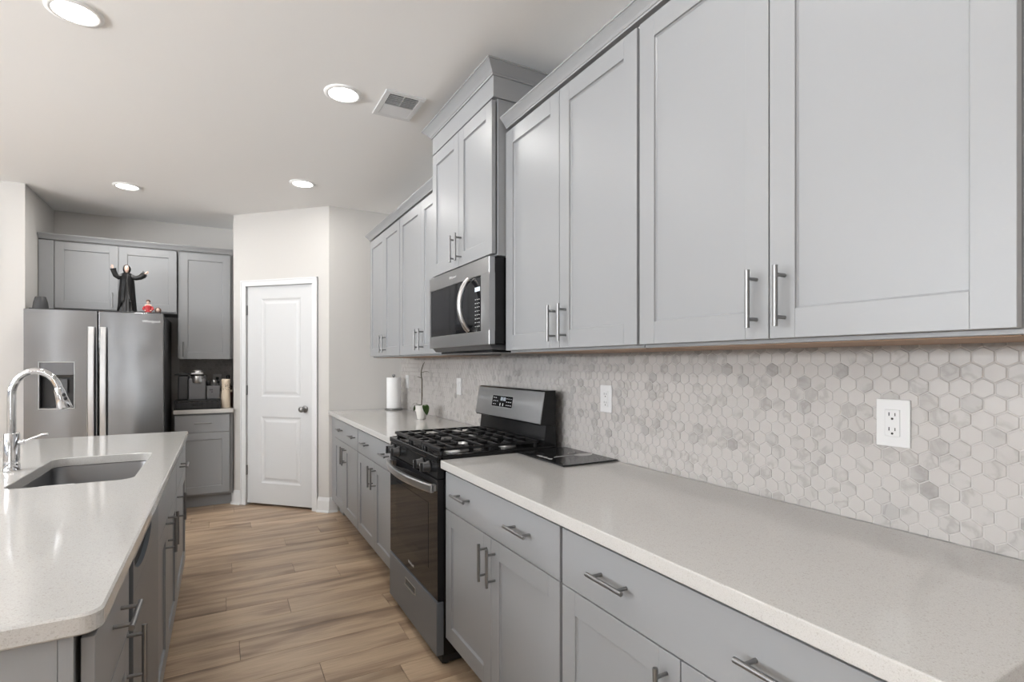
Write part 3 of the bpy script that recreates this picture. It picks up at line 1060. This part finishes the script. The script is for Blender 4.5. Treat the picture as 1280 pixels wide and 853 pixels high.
# little caddy on the near wall of the bowl
c = MB()
P = rrect(-.06, .06, -.03, .03, .028, 6)
b = bmesh.new()
def cad(s_): return [(p[0] * s_, p[1] * s_) for p in P]
for A, B, z, z2 in ((cad(.85), cad(1.0), -.05, 0), (cad(1.0), cad(1.03), 0, .004), (cad(1.03), cad(.94), .004, .004), (cad(.94), cad(.8), .004, -.047)):
    ring_strip(A, B, z, z2)
b.faces.new([b.verts.new((*p, -.05)) for p in cad(.85)][::-1])
b.faces.new([b.verts.new((*p, -.047)) for p in cad(.8)])
bmesh.ops.remove_doubles(b, verts=b.verts[:], dist=1e-5)
c._merge(b, M_white, True)
o = c.build('sink_caddy'); o.location = (-.515, sy0 + .042, .898)
tag(o, 'small pale oval caddy just inside the near edge of the sink', 'sink caddy')

# faucet
FX, FY = -.724, 2.775
fc = empty('kitchen_faucet', 'tall chrome gooseneck pull-down faucet behind the sink', 'faucet', (FX, FY, .9145))
c = MB(); c.lathe([(.0285, 0), (.0285, .004), (.0265, .008), (.0255, .03), (.0245, .145), (.0225, .149), (.017, .15)], M_chrome, n=32)
c.build('faucet_body', fc)
c = MB()
pts = [(0, 0, .148), (0, 0, .23), (0, 0, .296)]
R_ = .073
cz = .300
ang = [180 - 8 * i for i in range(1, 21)] + [14]
for a in ang:
    pts.append((R_ + R_ * math.cos(math.radians(a)), 0, cz + R_ * 1.28 * math.sin(math.radians(a))))
c.tube(pts, .0135, M_chrome, 18)
end = Vector(pts[-1]); dirv = (end - Vector(pts[-2])).normalized()
c.build('gooseneck', fc)
c = MB()
hp = [end - dirv * .002, end + dirv * .012, end + dirv * .03, end + dirv * .083, end + dirv * .086]
c.tube(hp, [.0142, .0175, .0185, .0262, .0235], M_chrome, 22)
sh = c.build('spray_head', fc)
c = MB()
side = Vector((0, -1, 0))
fn = dirv.cross(Vector((0, 1, 0)))
p = end + dirv * .030
outw = (Vector((0, -1, 0)) * .75 + (-fn if fn.x < 0 else fn) * .65).normalized()
for kk, (d0, hh) in enumerate(((.0, .008), (.016, .008))):
    q = p + dirv * d0 + outw * (.0185 + kk * .002)
    c.ell(q, .007, .006, .008, M_blkp, 12)
c.build('spray_buttons', sh)
c = MB()
c.cyl((.018, -.002, .11), (.040, -.004, .113), .0105, M_chrome, 16)
c.tube([(.038, -.004, .113), (.06, -.006, .124), (.095, -.008, .137), (.112, -.009, .139)], [.006, .0045, .006, .0055], M_chrome, 12)
c.build('lever_handle', fc)

# ------------------------------------------------------------------ fridge nook
FRX0, FRX1, FRY = -1.315, -.424, 5.30
fg = empty('refrigerator', 'stainless side-by-side refrigerator with ice and water dispenser', 'refrigerator', (FRX0, FRY, 0))
W = FRX1 - FRX0
FH = 1.756
c = MB(); c.box(.004, W - .004, .085, .86, .02, FH - .012, M_dkgrey, bev=.003); c.box(.03, W - .03, .1, .8, .0005, .021, M_blk)
c.box(.02, W - .02, .03, .11, FH - .014, FH + .012, M_blkp, bev=.003); c.box(.01, W-.01, .02, .09, .02, .09, M_blkp)
c.build('fridge_cabinet', fg)
split = .4495
def curved_door(x0, x1, hole=None):
    mb = MB()
    z0, z1 = .095, FH
    if hole is None:
        xs = [(x0, x1, z0, z1)]
    else:
        a, b_, e2, f2 = hole
        xs = [(x0, a, z0, z1), (b_, x1, z0, z1), (a, b_, z0, e2), (a, b_, f2, z1)]
    if hole is None:
        mb.box(x0, x1, 0, .078, z0, z1, M_steel, bev=.006, seg=3)
    else:
        # front skin pieces (flush) + body ring
        for i, (p, q, r_, s_) in enumerate(xs):
            mb.box(p, q, 0, .078, r_, s_, M_steel)
    return mb
dl = curved_door(0.0, split - .004, (.088, .302, .985, 1.348)).build('freezer_door', fg)
drr = curved_door(split + .004, W).build('fridge_door', fg)
# dispenser
c = MB()
a, b_, e2, f2 = .088, .302, .985, 1.348
t_ = .0035
for (p, q, r_, s_) in ((a - t_, b_ + t_, f2 - t_, f2 + t_), (a - t_, b_ + t_, e2 - t_, e2 + t_), (a - t_, a + t_, e2, f2), (b_ - t_, b_ + t_, e2, f2)):
    c.box(p, q, -.004, .012, r_, s_, M_steel3, bev=.002)
c.box(a, b_, .06, .076, e2, f2, M_blkp)
c.box(a + .0005, a + .006, .0, .07, e2, f2, M_blkp); c.box(b_ - .006, b_ - .0005, .0, .07, e2, f2, M_blkp)
c.box(a, b_, .0, .07, e2 + .0005, e2 + .01, M_dkgrey)
c.prism([(.002, f2), (.002, f2 - .10), (.03, f2 - .118), (.062, f2 - .118), (.062, f2)], 'x', a + .006, b_ - .006, M_kgrey)
dsp = c.build('dispenser', dl); tag(dsp, 'recessed dark water and ice dispenser')
c = MB(); c.prism([(.035, 1.215), (.03, 1.11), (.04, 1.105), (.05, 1.215)], 'x', a + .12, a + .165, M_ktank, bev=.002); c.build('paddle', dsp)
def fhandle(x0, x1, nm, par):
    c = MB()
    zs0, zs1 = .52, 1.63
    n = 20
    b = bmesh.new(); rings = []
    for i in range(n + 1):
        t = i / n
        z = zs0 + (zs1 - zs0) * t
        d = -.028 - .026 * math.sin(PI * t) ** .6
        xm = (x0 + x1) / 2
        h2 = (x1 - x0) / 2
        rings.append([b.verts.new((x0, d + .006, z)), b.verts.new((x0 + .006, d, z)), b.verts.new((x1 - .006, d, z)), b.verts.new((x1, d + .006, z)), b.verts.new((x1 - .004, d + .018, z)), b.verts.new((x0 + .004, d + .018, z))])
    for i in range(n):
        for j in range(6):
            b.faces.new((rings[i][j], rings[i][(j + 1) % 6], rings[i + 1][(j + 1) % 6], rings[i + 1][j]))
    b.faces.new(rings[0]); b.faces.new(rings[-1][::-1])
    c._merge(b, M_steel3, False)
    for z in (zs0 + .0, zs1 - .05):
        c.box(x0 + .004, x1 - .004, -.026, .001, z, z + .05, M_steel3, bev=.002)
    c.build(nm, par)
fhandle(split - .060, split - .016, 'handle', dl)
fhandle(split + .016, split + .060, 'handle', drr)
text('logo', 'Whirlpool', .030, TF(.805, -.0006, 1.688), M_tdark, drr)

NF = 5.80     # nook upper face
ZB = 2.392
cabinet('over_fridge_cabinet', 'wide grey two-door cabinet mounted above the refrigerator', 'cabinet', (-1.345, NF, 0), 0, .985, BACK - NF - .002, 1.80, ZB,
        doors=[(.105, .542, 1.812, 2.38, .505, 1.895), (.546, .982, 1.812, 2.38, None, 0)])
o = [x for x in bpy.data.objects if x.name.startswith('over_fridge_cabinet')][0]
c = MB(); c.box(.0, .100, .0, .0235, 1.80, 2.385, M_cab, bev=.001); c.build('filler_strip', o)
for ch in o.children:
    if ch.name.startswith('door') and len(ch.children) == 0:
        pull(ch, .583, 1.895, True)
cabinet('upper_cabinet', 'tall single-door grey wall cabinet above the coffee maker', 'cabinet', (-.352, NF, 0), 0, .452, BACK - NF - .008, 1.387, ZB,
        doors=[(.016, .430, 1.375 + .004, 2.38, .045, 1.47)], under=True)
c = MB(); crown(c, 0, 1.445, 0, .4, cprof(2.3935, .045, .036), right=False, left=False)
o = c.build('crown_moulding'); o.location = (-1.345, NF, 0)
tag(o, 'grey crown moulding across the fridge nook cabinets', 'crown moulding')
NB = 5.60
c = MB(); slab(c, -.378, QX - .003, NB, BACK - .008, .8775, .914, bev=.003)
tag(c.build('countertop'), 'short pale countertop under the coffee maker in the far nook', 'countertop')
cabinet('base_cabinet', 'grey base cabinet below the coffee maker beside the fridge', 'cabinet', (-.370, NB + .02, 0), 0, .468, BACK - NB - .03, .118, TB,
        doors=[(.004, .440, .135, .6985, None, 0)], drawers=[(.004, .440, .7025, .862, [.225], .79)], toe=.112)

# ------------------------------------------------------------------ outlets and switches
def outlet(label, y, z, kind='duplex', group=None, loc=None, rz=RW):
    e = empty('outlet' if kind == 'duplex' else 'light_switch', label, 'outlet' if kind == 'duplex' else 'switch', loc or (WX - .0025, y, z), rz, group)
    c = MB(); c.box(-.039, .039, -.006, 0, -.0605, .0605, M_white, bev=.0025, seg=2); c.build('wall_plate', e)
    c = MB(); c.box(-.017, .017, -.0085, -.0055, -.034, .034, M_white, bev=.0008)
    if kind == 'duplex':
        f = c.build('receptacle', e)
        c = MB()
        for dz in (.019, -.019):
            c.box(-.0085, -.0062, -.0088, -.0084, dz - .001, dz + .008, M_slot)
            c.box(.0055, .0075, -.0088, -.0084, dz - .001, dz + .007, M_slot)
            c.cyl((0, -.0088, dz - .008), (0, -.0083, dz - .008), .003, M_slot, 10)
        c.build('slots', f)
    else:
        c.prism([(-.0085, -.03), (-.0115, .03), (-.0055, .03), (-.0055, -.03)], 'x', -.015, .015, M_white)
        c.build('rocker', e)
    return e
outlet('white duplex outlet on the hexagon tile nearest the camera', .7075, 1.186)
outlet('white duplex outlet on the tile right of the stove back panel', 1.857, 1.180)
outlet('white plate on the tile between the orchid and the stove', 3.52, 1.172, 'rocker')
outlet('white plate on the tile by the paper towel roll', 4.738, 1.170, 'rocker')

# ------------------------------------------------------------------ counter things
# dark glass board
mb_ = empty('glass_cutting_board', 'thin black glass cutting board lying on the counter beside the stove', 'cutting board', (1.363, 1.972, .9142))
c = MB(); c.box(-.143, .143, -.198, .200, .003, .0075, M_glass, bev=.0015, seg=2)
for fx in (-.12, .12):
    for fy in (-.17, .17):
        c.cyl((fx, fy, 0.0002), (fx, fy, .0032), .006, M_blkp, 10)
c.build('glass_plate', mb_)
M_mark = mat('faded_white_print', (0.42, 0.41, 0.40), 0.3)
c = MB()
random.seed(3)
x = -.105
for i in range(9):
    hh = random.uniform(.004, .011)
    p0 = (-.108 + .004 * math.sin(i * 2.1), .055 - i * .013, .0078)
    c.tube([(p0[0] - hh, p0[1], .0078), (p0[0] + hh * .5, p0[1] - .004, .0079), (p0[0] + hh, p0[1] - .009, .0078)], .0011, M_mark, 6)
c.tube([(-.07, -.02, .0078), (.0, -.015, .0078), (.07, -.022, .0078)], .0018, M_mark, 6)
b = bmesh.new()
b.faces.new([b.verts.new((.085 + .05 * math.cos(a) * (1 + .15 * math.sin(3 * a)), -.03 + .028 * math.sin(a), .0080)) for a in [2 * PI * i / 18 for i in range(18)]])
c._merge(b, M_mark)
c.tube([(.04, .03, .0078), (.06, .05, .0078), (.09, .045, .0078)], .002, M_mark, 6)
c.build('printed_marks', mb_, recalc=False)

# paper towel
pt = empty('paper_towel_holder', 'white paper towel roll on a steel upright holder in the counter corner', 'paper towel holder', (1.385, 4.745, .9142))
c = MB(); c.lathe([(.080, 0.0003), (.082, .004), (.080, .010), (.02, .012), (.007, .014), (.0065, .30), (.004, .302)], M_nickel, n=36)
c.lathe([(.006, .300), (.012, .303), (.015, .312), (.012, .321), (.003, .325)], M_nickel, n=20)
c.build('holder_stand', pt)
c = MB()
c.lathe([(.021, .0145), (.062, .0145), (.0632, .018), (.0632, .290), (.062, .2935), (.021, .2935), (.021, .0145)], M_paper, n=40, cap=False)
c.build('paper_roll', pt)

# orchid
orc = empty('potted_orchid', 'potted orchid with bare stem and broad green leaves in white pot', 'plant', (1.335, 3.838, .9142))
c = MB(); c.lathe([(.030, 0.0003), (.033, .004), (.042, .06), (.048, .105), (.0495, .108), (.046, .107), (.043, .095), (.002, .094)], M_pot, n=36)
c.lathe([(.043, .094), (.02, .098), (.002, .1)], M_soil, n=20)
c.build('flower_pot', orc)
def leaf(base_, d, length, width, droop, rise=.03, pw=2.0):
    d = Vector(d).normalized()
    side_ = d.cross(Vector((0, 0, 1))).normalized()
    b = bmesh.new(); rows_ = []
    n = 12
    for i in range(n + 1):
        t = i / n
        wv = width * math.sin(PI * min(1, (t * .93 + .05))) ** .65
        p = Vector(base_) + d * length * t * (1 - .15 * t) + Vector((0, 0, rise * math.sin(PI * t * .8) - droop * t ** pw))
        rows_.append([b.verts.new(p + side_ * wv * s_ + Vector((0, 0, -abs(s_) * 0 + (abs(s_) * wv * .12)))) for s_ in (-1, -.5, 0, .5, 1)])
    for i in range(n):
        for j in range(4):
            b.faces.new((rows_[i][j], rows_[i][j + 1], rows_[i + 1][j + 1], rows_[i + 1][j]))
    bmesh.ops.solidify(b, geom=b.faces[:], thickness=.0015)
    c = MB(); c._merge(b, M_leaf, True)
    return c.build('leaf', orc)
leaf((.012, -.040, .110), (.3, -1, 0), .030, .031, .082, .012, 1.3)
leaf((-.01, .0, .098), (-1, .35, 0), .10, .020, .07, .04)
leaf((.0, .012, .098), (-.35, .95, 0), .10, .02, .055, .02)
c = MB()
c.tube([(.0, .0, .098), (.003, -.004, .18), (.004, -.003, .26), (.004, .0, .30), (.0, .006, .335), (-.002, .0, .37), (.004, -.02, .41), (.012, -.04, .435)], [.0045, .0042, .004, .005, .0045, .0034, .003, .0015], M_stem, 8)
c.tube([(.0, .003, .352), (.006, -.05, .362), (.008, -.11, .364), (.008, -.135, .360)], [.003, .0022, .002, .0015], M_stem, 6)
c.tube([(.0, .006, .315), (-.012, .018, .318), (-.022, .03, .322)], [.003, .0025, .0015], M_stem, 6)
c.build('flower_stem', orc)
c = MB(); c.tube([(.002, .006, .095), (.003, .004, .34)], .0018, M_soil, 6); c.build('support_stake', orc)

# ------------------------------------------------------------------ coffee corner
cf = empty('pod_drawer', 'black wire pod drawer under the coffee maker', 'pod drawer', (-.19, 5.80, .9142))
c = MB(); c.box(-.185, .185, -.15, .17, .072, .084, M_blkp, bev=.003)
for (xx) in (-.18, .18):
    for yy in (-.145, .165): c.box(xx - .006, xx + .006, yy - .006, yy + .006, .0003, .074, M_blkp)
c.box(-.18, .18, -.14, .16, .006, .012, M_blkp)
c.build('drawer_frame', cf)
c = MB()
c.box(-.172, .172, -.152, -.146, .012, .066, M_blkp, bev=.002)
for i in range(9):
    c.box(-.165 + i * .04, -.161 + i * .04, -.156, -.146, .006, .07, M_iron)
c.tube([(-.04, -.153, .04), (-.04, -.168, .04), (.04, -.168, .04), (.04, -.153, .04)], .004, M_iron, 8)
c.build('sliding_drawer', cf)
cm = empty('coffee_maker', 'grey single-serve coffee maker with silver round head and side tank', 'coffee maker', (-.19, 5.80, .9987))
c = MB()
c.box(-.075, .065, .0, .15, .0, .225, M_kgrey, bev=.012, seg=3)
c.box(-.075, .065, -.10, .01, .0, .20, M_kgrey, bev=.012, seg=3)
c.build('machine_body', cm)
c = MB(); c.box(-.160, -.078, -.06, .13, .002, .225, M_ktank, bev=.014, seg=3); tk = c.build('water_tank', cm)
c = MB(); c.box(-.172, -.076, -.07, .13, .226, .245, M_blkp, bev=.006, seg=2); c.box(-.19, -.15, -.04, .0, .228, .24, M_blkp, bev=.003); c.build('tank_lid', tk)
c = MB()
c.lathe([(.045, .155), (.052, .165), (.052, .225), (.047, .232), (.047, .262), (.042, .272), (.02, .28), (.002, .281)], M_steel3, center=(-.005, -.065, 0), n=30)
c.build('brew_head', cm)
c = MB(); c.lathe([(.054, .222), (.056, .228), (.054, .234)], M_blkp, center=(-.005, -.065, 0), n=30)
c.box(-.052, .045, -.125, -.06, .238, .25, M_alu, bev=.004); c.build('head_handle', cm)
c = MB(); c.box(.07, .183, -.08, .12, .0, .128, M_kgrey, bev=.012, seg=3)
sp = c.build('milk_frother_base', cm)
c = MB()
for dx, dz in ((.12, .1), (.135, .1), (.135, .08)):
    c.cyl((dx - .02, -.0815, dz - .01), (dx - .02, -.0795, dz - .01), .006, M_slot, 12)
c.build('buttons', sp)
c = MB(); c.lathe([(.022, .1285), (.022, .17), (.016, .178), (.001, .179)], M_blkp, center=(.085, -.02, 0), n=20); c.build('black_cap', sp)
c = MB(); c.lathe([(.014, .1285), (.014, .18), (.013, .182), (.001, .182)], M_steel3, center=(.132, -.03, 0), n=20); c.build('steel_cup', sp)

c = MB(); c.lathe([(.038, .0003), (.040, .004), (.040, .10), (.036, .17), (.036, .235), (.037, .24), (.037, .27), (.034, .274), (.001, .275)], M_cream, n=32)
b_o = empty('syrup_bottle', 'cream coloured tall bottle with speckled label right of the coffee maker', 'bottle', (.040, 5.74, .9142))
c.build('bottle_body', b_o)
c = MB()
random.seed(11)
for i in range(26):
    a = random.uniform(PI * 1.05, PI * 1.95); z = random.uniform(.17, .232)
    c.ell((.0362 * math.cos(a), .0362 * math.sin(a), z), .003, .003, .0028, M_stem, 8)
c.build('label_specks', b_o)
b_o = empty('pump_bottle', 'dark bottle with black cap standing behind the cream bottle', 'bottle', (.062, 6.02, .9142))
c = MB(); c.lathe([(.034, .0003), (.035, .004), (.035, .19), (.016, .225), (.014, .24)], M_amber, n=28); c.build('bottle_body', b_o)
c = MB(); c.lathe([(.017, .24), (.018, .25), (.018, .30), (.014, .305), (.001, .306)], M_blkp, n=20)
c.box(-.008, .008, -.045, .0, .297, .309, M_blkp, bev=.002); c.build('pump_cap', b_o)
b_o = empty('spice_jar', 'small reddish brown jar with white lid at nook counter end', 'jar', (.070, 5.87, .9142))
c = MB(); c.lathe([(.028, .0003), (.030, .004), (.030, .135), (.026, .142)], mat('brown_jar', (.08, .025, .02), .25), n=24); c.build('jar_body', b_o)
c = MB(); c.lathe([(.0275, .1425), (.028, .145), (.028, .162), (.001, .163)], M_cream, n=24); c.build('jar_lid', b_o)
oo = outlet('white outlet with black plugs on the nook tile behind the coffee maker', 0, 0, loc=(-.035, BACK - .0075, 1.165), rz=0)
c = MB(); c.box(-.014, .014, -.04, -.009, .006, .032, M_blkp, bev=.004); c.tube([(0, -.035, .01), (.01, -.045, -.03), (.03, -.04, -.09), (.04, -.03, -.14)], .004, M_blkp, 8)
c.box(.0, .022, -.03, -.009, -.03, -.008, M_blkp, bev=.004)
o = c.build('power_plug'); o.location = (-.035, BACK - .0075, 1.165)
tag(o, 'black power plugs with cord in the nook outlet', 'plug')

# ------------------------------------------------------------------ on the fridge
c = MB(); c.lathe([(.047, .0003), (.050, .004), (.051, .03), (.045, .08), (.034, .122), (.031, .126), (.028, .124), (.030, .115), (.001, .11)], M_vase, n=36)
o = c.build('vase'); o.location = (-1.262, 5.50, FH - .0115 + .001)
tag(o, 'small tapered charcoal vase on the far left of the fridge top', 'vase')
# robed statuette
st = empty('statuette', 'black-robed statuette with pale face and raised arms on the fridge', 'statuette', (-.70, 5.50, FH - .0105))
st.scale = (1.1, 1.1, 1.1)
c = MB()
def robe(prof, m, amp, np_, phase=0, n=64, cy=0):
    b = bmesh.new(); R = []
    for (r, z, sy_) in prof:
        ring = []
        for j in range(n):
            a = 2 * PI * j / n
            rr = r * (1 + amp * (1 - z / .34) * math.sin(np_ * a + phase)) if z < .34 else r
            ring.append(b.verts.new((rr * math.cos(a), rr * sy_ * math.sin(a) + cy, z)))
        R.append(ring)
    for i in range(len(R) - 1):
        for j in range(n):
            b.faces.new((R[i][j], R[i][(j + 1) % n], R[i + 1][(j + 1) % n], R[i + 1][j]))
    b.faces.new(R[0][::-1]); b.faces.new(R[-1])
    c._merge(b, m, True)
robe([(.052, .0, .75), (.050, .03, .75), (.045, .10, .72), (.040, .18, .7), (.037, .24, .7), (.040, .27, .62), (.041, .305, .6), (.03, .325, .6), (.014, .335, .8)], M_robe2, .10, 14)
c.build('under_robe', st)
c = MB()
# outer cloak, open at the front with a jagged hem
b = bmesh.new(); R = []
n = 48
for i in range(13):
    t = i / 12
    ring = []
    for j in range(n + 1):
        g_ = 3 + 26 * max(0, .62 - t); a = math.radians(-90 + g_ + (360 - 2 * g_) * j / n)
        hem = .03 + .085 * max(0, -math.sin(a)) ** 3 + .010 * math.sin(j * 1.9)
        z = hem + (.322 - hem) * t
        r = .062 - .018 * t ** .8 if t < .85 else .0460 - (t - .85) * .10
        r *= 1 + .06 * (1 - t) * math.sin(11 * a)
        ring.append(b.verts.new((r * math.cos(a), r * .72 * math.sin(a), z)))
    R.append(ring)
for i in range(12):
    for j in range(n):
        b.faces.new((R[i][j], R[i][j + 1], R[i + 1][j + 1], R[i + 1][j]))
bmesh.ops.solidify(b, geom=b.faces[:], thickness=.002)
c._merge(b, M_robe, True)
# sleeves: left of picture arm raised high, right arm out and up
c.tube([(-.028, 0, .305), (-.052, -.006, .292), (-.070, -.012, .305), (-.080, -.018, .335), (-.084, -.022, .355)], [.018, .0195, .0185, .018, .020], M_robe, 14)
c.tube([(.028, 0, .303), (.058, -.006, .292), (.085, -.012, .300), (.106, -.018, .316), (.116, -.02, .328)], [.018, .018, .020, .023, .020], M_robe, 14)
c.tube([(.106, -.018, .316), (.108, -.018, .336), (.104, -.016, .350)], [.016, .008, .002], M_robe, 10)
c.build('outer_robe', st)
c = MB()
c.ell((0, -.012, .358), .0185, .020, .030, M_skin, 22)
c.tube([(0, -.004, .325), (0, -.006, .345)], .009, M_skin, 12)
c.ell((0, -.0325, .354), .003, .004, .0055, M_skin, 10)
for s_ in (-1, 1):
    c.ell((s_ * .007, -.0305, .363), .0026, .0015, .0014, M_slot, 8)
    c.ell((s_ * .0185, -.012, .357), .002, .004, .006, M_skin, 8)
c.ell((0, -.0315, .3425), .0045, .0015, .0013, M_lip, 8)
def hand(p, d, side_):
    p, d = Vector(p), Vector(d).normalized()
    s_ = Vector(side_).normalized()
    c.tube([p, p + d * .010, p + d * .017], [.0055, .0068, .006], M_skin, 10)
    for k, l in enumerate((.010, .013, .012, .009)):
        q = p + d * .016 + s_ * (k - 1.5) * .0032
        c.tube([q, q + d * l * .6 + s_ * (k - 1.5) * .0006, q + d * l + Vector((0, -.002, 0))], [.0017, .0016, .001], M_skin, 6)
    q = p + d * .006 - s_ * .005
    c.tube([q, q + d * .004 - s_ * .006, q + d * .011 - s_ * .008], [.002, .0018, .001], M_skin, 6)
hand((-.085, -.023, .356), (-.18, -.1, 1), (1, 0, .2))
hand((.118, -.021, .330), (.8, -.1, .62), (-.5, 0, .8))
c.build('face_and_hands', st)
c = MB()
b = bmesh.new(); R = []
for i in range(9):
    ph = math.radians(-50 + 140 * i / 8)
    ring = []
    for j in range(25):
        a = math.radians(-52 + 284 * j / 24)
        r = .0255 * math.cos(ph)
        ring.append(b.verts.new((r * math.cos(a), -.008 + .027 * math.cos(ph) * math.sin(a), .356 + .036 * math.sin(ph))))
    R.append(ring)
for i in range(8):
    for j in range(24):
        b.faces.new((R[i][j], R[i][j + 1], R[i + 1][j + 1], R[i + 1][j]))
bmesh.ops.solidify(b, geom=b.faces[:], thickness=.003)
c._merge(b, M_robe, True)
c.build('hood', st)

def small_fig(label, x, dz, red):
    e = empty('figurine', label, 'figurine', (x, 5.47, FH - .0105))
    s_ = 1.0
    c = MB()
    if red:
        c.lathe([(.027, .0005), (.029, .01), (.026, .04), (.022, .062), (.026, .078), (.022, .09), (.010, .096)], M_red, n=24, sy=.75)
        c.tube([(-.026, 0, .078), (-.036, -.006, .06), (-.026, -.016, .048)], [.009, .008, .006], M_red, 10)
        c.tube([(.026, 0, .078), (.036, -.006, .06), (.026, -.016, .048)], [.009, .008, .006], M_red, 10)
        c.build('red_dress', e)
        c = MB()
        c.tube([(0, 0, .094), (0, -.002, .106)], .006, M_skin, 10)
        c.ell((0, -.004, .118), .0125, .0125, .016, M_skin, 16)
        c.ell((0, -.017, .117), .002, .0025, .003, M_skin, 8)
        for q in (-1, 1): c.ell((q * .0045, -.0158, .121), .0016, .001, .0012, M_slot, 6)
        c.ell((0, -.016, .111), .003, .001, .001, M_lip, 6)
        for q in (-1, 1): c.ell((q * .02, -.02, .046), .006, .005, .006, M_skin, 8)
        for q in (-1, 1): c.tube([(q * .022, -.004, .088), (q * .012, -.006, .094), (0, -.004, .097)], [.008, .007, .007], M_skin, 10)
        c.build('head_and_hands', e)
        c = MB(); c.ell((0, -.001, .1255), .0165, .0145, .0165, M_hair, 16); c.ell((0, .004, .136), .008, .008, .006, M_hair, 10); c.build('hair', e)
    else:
        c.lathe([(.020, .0005), (.022, .008), (.014, .028), (.008, .04)], M_hair, n=20, sy=.8); c.build('brown_dress', e)
        c = MB(); c.ell((0, -.003, .054), .014, .014, .017, M_skin, 16); c.ell((0, -.0175, .053), .002, .0025, .003, M_skin, 8)
        for q in (-1, 1): c.ell((q * .005, -.0165, .057), .0016, .001, .0012, M_slot, 6)
        c.build('head', e)
        c = MB(); c.ell((0, .004, .059), .020, .015, .019, M_hair, 18)
        for q in (-1, 1): c.tube([(q * .014, -.002, .066), (q * .018, -.004, .05), (q * .015, -.004, .034)], [.007, .007, .004], M_hair, 8)
        c.build('hair', e)
small_fig('figurine in a red dress on the fridge beside the robed statuette', -.548, 0, True)
small_fig('tiny brown-haired figurine, rightmost on top of the fridge', -.478, 0, False)

# ------------------------------------------------------------------ ceiling fittings
def downlight(x, y, label, power):
    e = empty('recessed_light', label, 'ceiling light', (x, y, CEIL), group='recessed ceiling lights')
    c = MB(); c.lathe([(.096, -.0005), (.095, -.006), (.080, -.010), (.074, -.008), (.074, -.0005)], M_ring, n=48, cap=False); c.build('trim_ring', e)
    c = MB(); c.lathe([(.074, -.0006), (.074, -.0075), (.07, -.0082), (.001, -.0084)], M_lens, n=40); c.build('lens', e)
    l = bpy.data.lights.new('lamp', 'AREA'); l.shape = 'DISK'; l.size = .14; l.energy = power; l.color = (1.0, .975, .94)
    lo = bpy.data.objects.new('lamp', l); COL.objects.link(lo); lo.location = (0, 0, -.012); lo.parent = e
PWR = 5
downlight(-.515, 2.70, 'round recessed ceiling light at the top left corner of the view', PWR)
downlight(.56, 2.84, 'round recessed ceiling light beside the ceiling air vent', PWR)
downlight(-.656, 5.16, 'round recessed ceiling light in front of the refrigerator', 11)
downlight(.56, 4.41, 'round recessed ceiling light in front of the pantry door', 6)
for (x, y) in ((-1.65, 2.7), (-.52, .2), (.56, .6), (-2.8, .2), (-2.8, 3.4)):  # unseen lights, added for room light and a fridge streak
    downlight(x, y, 'round recessed ceiling light outside the view', PWR)

# vent
ve = empty('air_vent', 'white square ceiling air vent with angled louvres', 'air vent', (.852, 2.828, CEIL))
c = MB()
hx, hy = .108, .148
for (a, b2, e2, f2) in ((-hx, hx, -hy, -hy + .03), (-hx, hx, hy - .03, hy), (-hx, -hx + .03, -hy + .0295, hy - .0295), (hx - .03, hx, -hy + .0295, hy - .0295)):
    c.box(a, b2, e2, f2, -.008, -.0005, M_trim, bev=.0025)
c.build('frame', ve)
c = MB(); c.box(-hx + .025, hx - .025, -hy + .025, hy - .025, -.0012, -.0006, M_slot); c.build('duct_opening', ve)
c = MB()
nl = 12
for i in range(nl):
    yy = -hy + .034 + (2 * hy - .068) * (i + .5) / nl
    s_ = 1 if i < nl / 2 else -1
    Ml = Matrix.Translation((0, yy, -.006)) @ Matrix.Rotation(math.radians(58 if s_ > 0 else -14), 4, 'X')
    c.box(-hx + .03, hx - .03, -.008, .008, -.0005, .0005, M_trim, M=Ml)
c.box(-hx + .03, hx - .03, -.003, .003, -.009, -.001, M_trim)
c.box(-.002, .002, -hy + .03, hy - .03, -.006, -.001, M_trim)
c.build('louvres', ve)
